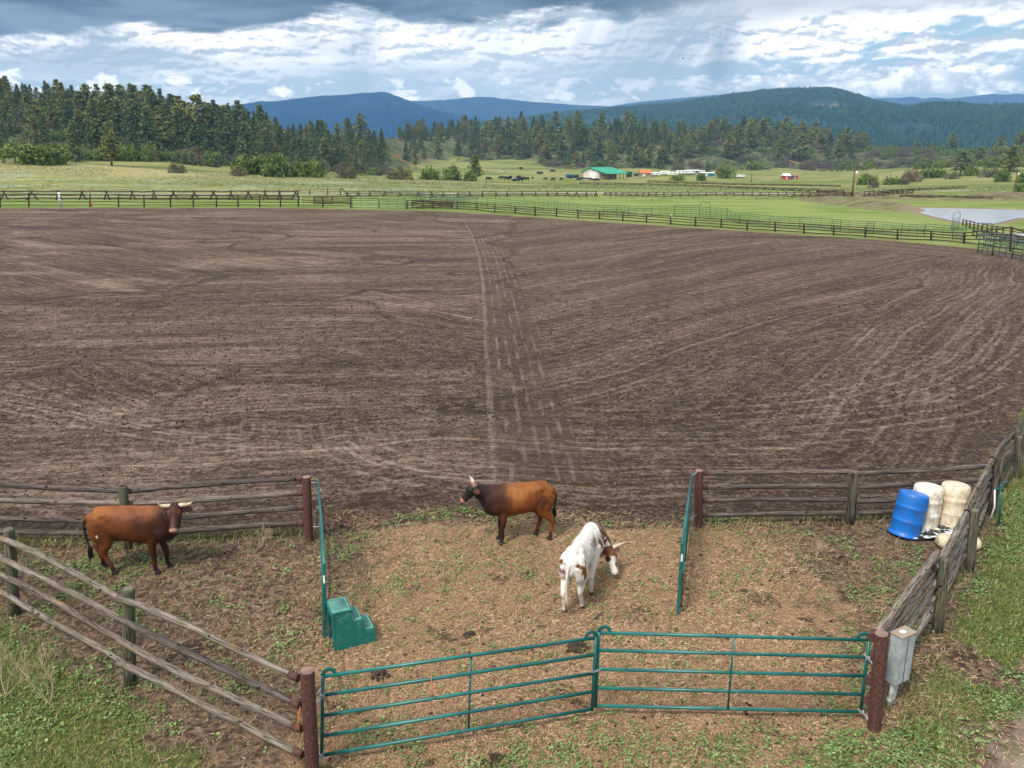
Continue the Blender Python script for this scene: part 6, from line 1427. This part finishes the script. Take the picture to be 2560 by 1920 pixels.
# ------------------------------------------------------------------ barn
def barn():
    b0 = GT(1500, 449, 300); D = b0.y; k = D/2180                       # metres per photo pixel there
    o = empty('barn', b0, 0, 'white metal barn with green roof and an open sided porch', 'barn')
    L, W, He, Hr = 66*k, 26*k, 20*k, 29*k; yaw = R(0)
    # gable end faces the camera on the left; long side with the porch to the right
    u = Vector((1, 0.12, 0)).normalized(); g1, g2_ = Vector((-42*k, 0, 0)), Vector((-6*k, -4*k, 0)); long_ = Vector((50*k, 26*k, 0)); 
    A, Bq = g1, g2_; C, Dd = g2_+long_, g1+long_; mid = (A+Bq)/2; up = lambda p, h: Vector((p.x, p.y, h))
    wl = MB(); i = len(wl.v); wl.v += [up(A, -1), up(Bq, -1), up(Bq, He), up(mid, Hr), up(A, He)]; wl.face(range(i, i+5)); i = len(wl.v)
    wl.v += [up(Dd, -1), up(C, -1), up(C, He), up((C+Dd)/2, Hr), up(Dd, He)]; wl.face([i+4, i+3, i+2, i+1, i]); i = len(wl.v)
    for P, Q in ((Bq, C), (Dd, A)):
        wl.v += [up(P, -1), up(Q, -1), up(Q, He), up(P, He)]; wl.face((i, i+1, i+2, i+3)); i = len(wl.v)
    wl.build('wall', M['barn_wall'], o)
    rf = MB(); R1, R2 = up(mid, Hr+.15), up((C+Dd)/2, Hr+.15); ov = (A-Bq).normalized()*1.0; ax = long_.normalized()*1.0
    dn = Vector((0, 0, -.3)); out = (Bq-mid); porch = out*1.45
    for sgn, e in ((1, Bq+(Bq-A).normalized()*5.0), (-1, A-(Bq-A).normalized()*.6)):
        he = He-(1.0 if sgn > 0 else .3); P = [R1-ax, R2+ax, up(e, he)+long_+ax, up(e, he)-ax]; rf.poly(P, .25)
    rf.build('roof', M['barn_roof'], o)
    ps = MB(); e = Bq+(Bq-A).normalized()*4.8
    for t in np.linspace(0.02, .98, 6):
        q = e+long_*t; MB().tube([up(q, -1), up(q, He-.9)], .16, 6).build('porch_post', M['far_wood'], o)
    dr = MB(); n = (Bq-A).normalized(); c = A+(Bq-A)*.62; dr.box(up(c, He*.40)+Vector((-n.y, n.x, 0))*-.12, (5.2*k*3.2, .12, He*.92), Matrix.Rotation(math.atan2(n.y, n.x), 3, 'Z')); dr.build('door', M['white'], o)
    nn = long_.normalized()
    for t in (.25, .55, .8):
        c = Bq+long_*t; MB().box(up(c, He*.3)+Vector((nn.y, -nn.x, 0))*.12, (3.2, .12, He*.6), Matrix.Rotation(math.atan2(nn.y, nn.x), 3, 'Z')).build('stall_door', M['stall'], o)
    return o
M['barn_wall'] = mat('cream_metal_cladding', plain((.62, .57, .52), .08, .5), .6); M['barn_roof'] = mat('green_metal_roof', plain((.035, .30, .19), .15, .6), .5); M['stall'] = mat('tan_stall_door', plain((.34, .25, .17), .2, 1), .8)
M['red'] = mat('red_metal', plain((.45, .05, .05), .2, 1), .6); M['orange_roof'] = mat('orange_roof', plain((.60, .17, .06), .2, 1), .7); M['blue_box'] = mat('blue_metal', plain((.03, .12, .30), .2, 1), .6); M['teal'] = mat('teal_metal', plain((.02, .22, .25), .2, 1), .6)
M['glass'] = mat('dark_window', lambda w: (.02, .025, .03), .15, .5)
barn()
def shed(px, py, wpx, hpx, dm, wall, roof, name, label, cat, dmin=250, roofk=.35, yaw=.1):
    p = GT(px, py, dmin); k = p.y/2180; w, h, d = wpx*k, hpx*k, dm; o = empty(name, p, yaw, label, cat)
    hw = h*(1-roofk); MB().box((0, 0, hw/2-.3), (w, d, hw+.6)).build('wall', M[wall], o)
    r = MB(); i = len(r.v); e = .3; r.v += [Vector(v) for v in ((-w/2-e, -d/2-e, hw), (w/2+e, -d/2-e, hw), (w/2+e, d/2+e, hw), (-w/2-e, d/2+e, hw), (-w/2-e, 0, h), (w/2+e, 0, h))]
    for q in ((0, 1, 5, 4), (2, 3, 4, 5), (1, 2, 5), (3, 0, 4), (3, 2, 1, 0)): r.face([i+a for a in q])
    r.build('roof', M[roof], o); MB().box((-w*.2, -d/2-.05, hw*.4), (w*.16, .1, hw*.75)).build('door', M['glass' if wall == 'white' else 'white'], o)
    MB().box((w*.22, -d/2-.05, hw*.55), (w*.2, .1, hw*.3)).build('window', M['glass'], o); return o
def trailer(px, py, wpx, hpx, label, dmin=260, yaw=.0, tint='white'):
    p = GT(px, py, dmin); k = p.y/2180; w, h, d = wpx*k, hpx*k, 2.6; o = empty('camper_trailer', p, yaw, label, 'trailer', 'white trailers on the rise')
    MB().box((0, 0, h*.56), (w, d, h*.78), None, h*.12).build('body', M[tint], o)
    for t in (-.28, .05, .3): MB().box((w*t, -d/2-.01, h*.66), (w*.13, .06, h*.22)).build('window', M['glass'], o)
    for t in (-.1, .08): MB().tube([(w*t, -d/2-.05, h*.12), (w*t, -d/2+.3, h*.12)], h*.12, 10).build('wheel', M['black'], o)
    MB().tube([(w*.5, 0, h*.22), (w*.62, 0, h*.15)], .08, 6).build('tow_bar', M['galv_dark'], o)
shed(1612, 441, 26, 16, 5, 'stall', 'orange_roof', 'shed', 'small shed with orange red roof beside the white trailers', 'shed', 280, .5)
for a in ((1638, 440, 24, 10, 'low white trailer just right of the orange roofed shed'), (1662, 438, 22, 11, 'white camper trailer under the small pole'), (1682, 439, 24, 9, 'white camper with a slanted nose, middle of the row'), (1706, 436, 30, 10, 'long white trailer in the back row'), (1730, 437, 34, 12, 'large white camper left of the teal container'), (1748, 435, 26, 9, 'pale trailer behind the large white camper')): trailer(*a)
shed(1768, 441, 30, 10, 5, 'teal', 'white', 'shed', 'teal container shed at the right end of the trailers', 'shed', 280, .2)
trailer(1850, 444, 22, 7, 'white trailer standing alone in the green field', 300)
shed(1964, 448, 14, 14, 5, 'red', 'white', 'shed', 'small red shed with pale roof in the green field', 'shed', 280, .4)
trailer(1976, 448, 10, 10, 'dark blue stock trailer next to the red shed', 280, 0, 'blue_box'); shed(1986, 447.5, 10, 9, 4, 'red', 'red', 'shed', 'red and white striped hut right of the red shed', 'shed', 280, .2)
for a in ((2275, 293, 12, 4, 'pale roofed house on the mesa slope, left of two'), (2322, 288, 10, 4, 'pink roofed house on the mesa slope, right of two'), (2430, 303, 8, 3, 'small white house lower on the mesa slope')): shed(a[0], a[1], a[2], a[3], 12, 'white', 'stall', 'house', a[4], 'house', 800)
def mesa_house():
    p = GT(2190, 350, 400); return shed(2190, 349, 18, 6, 14, 'white', 'white', 'house', 'long white house at the foot of the mesa', 'house', 400)
mesa_house()
def vehicle(px, py, wpx, label, col='white', dmin=250, pickup=True, yaw=.1):
    p = GT(px, py, dmin); k = p.y/2180; L = wpx*k; o = empty('pickup_truck', p, yaw, label, 'truck'); s = L/5.4; b = MB()
    b.box((0, 0, .75*s), (L, 1.9*s, .65*s), None, .12*s); b.build('body', M[col], o); MB().box((-.2*s, 0, 1.35*s), (1.9*s, 1.7*s, .62*s), None, .18*s).build('cab', M['glass'], o)
    MB().box((1.6*s, 0, 1.15*s), (2.0*s, 1.75*s, .3*s)).build('bed_cargo', M['black'], o)
    for x in (-1.7, 1.7):
        for y in (-.9, .9): MB().tube([(x*s, (y-.1)*s, .38*s), (x*s, (y+.1)*s, .38*s)], .38*s, 12).build('wheel', M['black'], o)
vehicle(1258, 431, 15, 'white pickup truck parked on the pasture track')
def stack(px, py, wpx, hpx, m, label, cat='stacked panels', dmin=250):
    p = GT(px, py, dmin); k = p.y/2180; o = empty('panel_stack', p, .2, label, cat); B = MB(); n = 7
    for i in range(n): 
        x = (i/(n-1)-.5)*wpx*k; B.box((x, 0, hpx*k/2), (.12, 2.2, hpx*k)); 
    B.build('panels', M[m], o); MB().box((0, -1.0, hpx*k*.8), (wpx*k, .08, .1)).box((0, -1.0, hpx*k*.2), (wpx*k, .08, .1)).build('crosspiece', M[m], o)
stack(1349, 435, 14, 6, 'galv_dark', 'dark stacked panels on the pasture, left of two'); stack(1381, 429, 12, 5, 'galv_dark', 'small stack of panels near the pasture rail fence'); stack(1423, 444, 16, 8, 'blue_box', 'bluish stack of panels left of the barn'); stack(1440, 445, 12, 8, 'far_green', 'greenish stack of panels closest to the barn'); stack(1572, 443, 12, 13, 'far_green', 'tall green stack of panels right of the barn'); stack(1592, 440, 12, 6, 'galv_dark', 'grey stack of panels before the orange roofed shed')
def feeder(px, py, wpx, label, m='far_wood'):
    p = GT(px, py, 250); k = p.y/2180; w = wpx*k; o = empty('run_in_shelter', p, 0, label, 'shelter'); MB().box((0, 1.2, w*.3), (w, .2, w*.6)).box((-w/2, 0, w*.3), (.2, 2.4, w*.6)).box((w/2, 0, w*.3), (.2, 2.4, w*.6)).build('wall', M[m], o); MB().box((0, -.1, w*.63), (w*1.1, 3.2, .15)).build('roof', M['orange_roof' if m != 'blue_box' else 'galv'], o)
feeder(1302, 423, 8, 'small brown run in shelter up on the pasture'); feeder(1286, 453, 10, 'blue feed wagon among the black cattle', 'blue_box')

# ------------------------------------------------------------------ black herd
def herd():
    B = MB()
    sweep(B, [((-.85, 0, 1.05), .1, .1), ((-.75, 0, 1.0), .26, .22), ((-.3, 0, .95), .34, .28), ((.3, 0, .95), .35, .28), ((.7, 0, .98), .26, .2), ((.95, 0, .9), .16, .12)], (0, 0, 1), 10)
    for x in (-.62, .45):
        for y in (-.16, .16): B.tube([(x, y, .8), (x+.02, y, .4), (x, y, 0)], [.12, .06, .055], 6)
    B.tube([(-.85, 0, 1.1), (-.95, 0, .8), (-.93, 0, .4)], [.04, .03, .04], 5)
    m = mat('black_coat', plain((.012, .011, .012), .3, 3), .8); pr = []
    for graze in (0, 1):
        b2 = MB(); b2.v = list(B.v); b2.f = list(B.f); b2.uv = list(B.uv); b2.sm = list(B.sm)
        if graze: sweep(b2, [((.85, 0, .95), .18, .12), ((1.15, 0, .6), .13, .1), ((1.3, 0, .32), .12, .1), ((1.4, 0, .08), .07, .06)], (1, 0, 0), 8)
        else: sweep(b2, [((.85, 0, 1.0), .18, .12), ((1.1, 0, 1.2), .14, .1), ((1.3, 0, 1.2), .11, .1), ((1.55, 0, 1.05), .07, .06)], (0, 0, 1), 8)
        pr.append(b2.mesh('black_cow', m))
    pts = [(1221, 453), (1251, 449), (1259, 449), (1270, 448), (1277, 447), (1274, 451), (1266, 452), (1295, 449), (1304, 449), (1311, 450), (1318, 452), (1302, 457), (1331, 449), (1363, 451), (1382, 453), (1403, 452), (1426, 449), (1448, 454), (1456, 450), (1463, 452), (1473, 451), (1478, 453), (1485, 453), (1491, 455), (1297, 446), (1290, 452)]
    for i, (x, y) in enumerate(pts):
        p = GT(x, y, 250); o = link('black_cow', pr[random.randrange(2)]); o.location = p; o.rotation_euler = (0, 0, random.choice([0, math.pi])+random.uniform(-.6, .6)); s = random.uniform(.85, 1.1); o.scale = (s, s, s)
        tag(o, 'black cow of the herd grazing in the pasture beyond the meadow', 'cow', 'black cattle in the far pasture')
herd()
def bird():
    p = Z(1708, 146, 170); o = empty('flying_bird', p, .3, 'small dark bird flying below the clouds', 'bird')
    B = MB(); B.ball((0, 0, 0), (.22, .06, .06), 10, 6); B.ball((.22, 0, .02), (.05, .045, .04), 8, 5); B.tube([(-.2, 0, 0), (-.34, 0, -.01)], [.04, .06], 6, sq=.2); B.build('body', M['black'], o)
    for s in (-1, 1): MB().tube([(.05, 0, .02), (.02, s*.25, .10), (-.08, s*.52, .02)], [.08, .06, .01], 6, sq=.15).build('wing', M['black'], o)
bird()
def cone_(px, py):
    p = GT(px, py, 60); o = empty('traffic_cone', p, 0, 'small orange cone at the foot of the far left fence', 'cone'); MB().lathe((0, 0, 0), [(.16, .03), (.03, .5)], 10).build('cone', M['orange'], o); MB().box((0, 0, .015), (.36, .36, .03)).build('base', M['orange'], o)
cone_(229, 516)
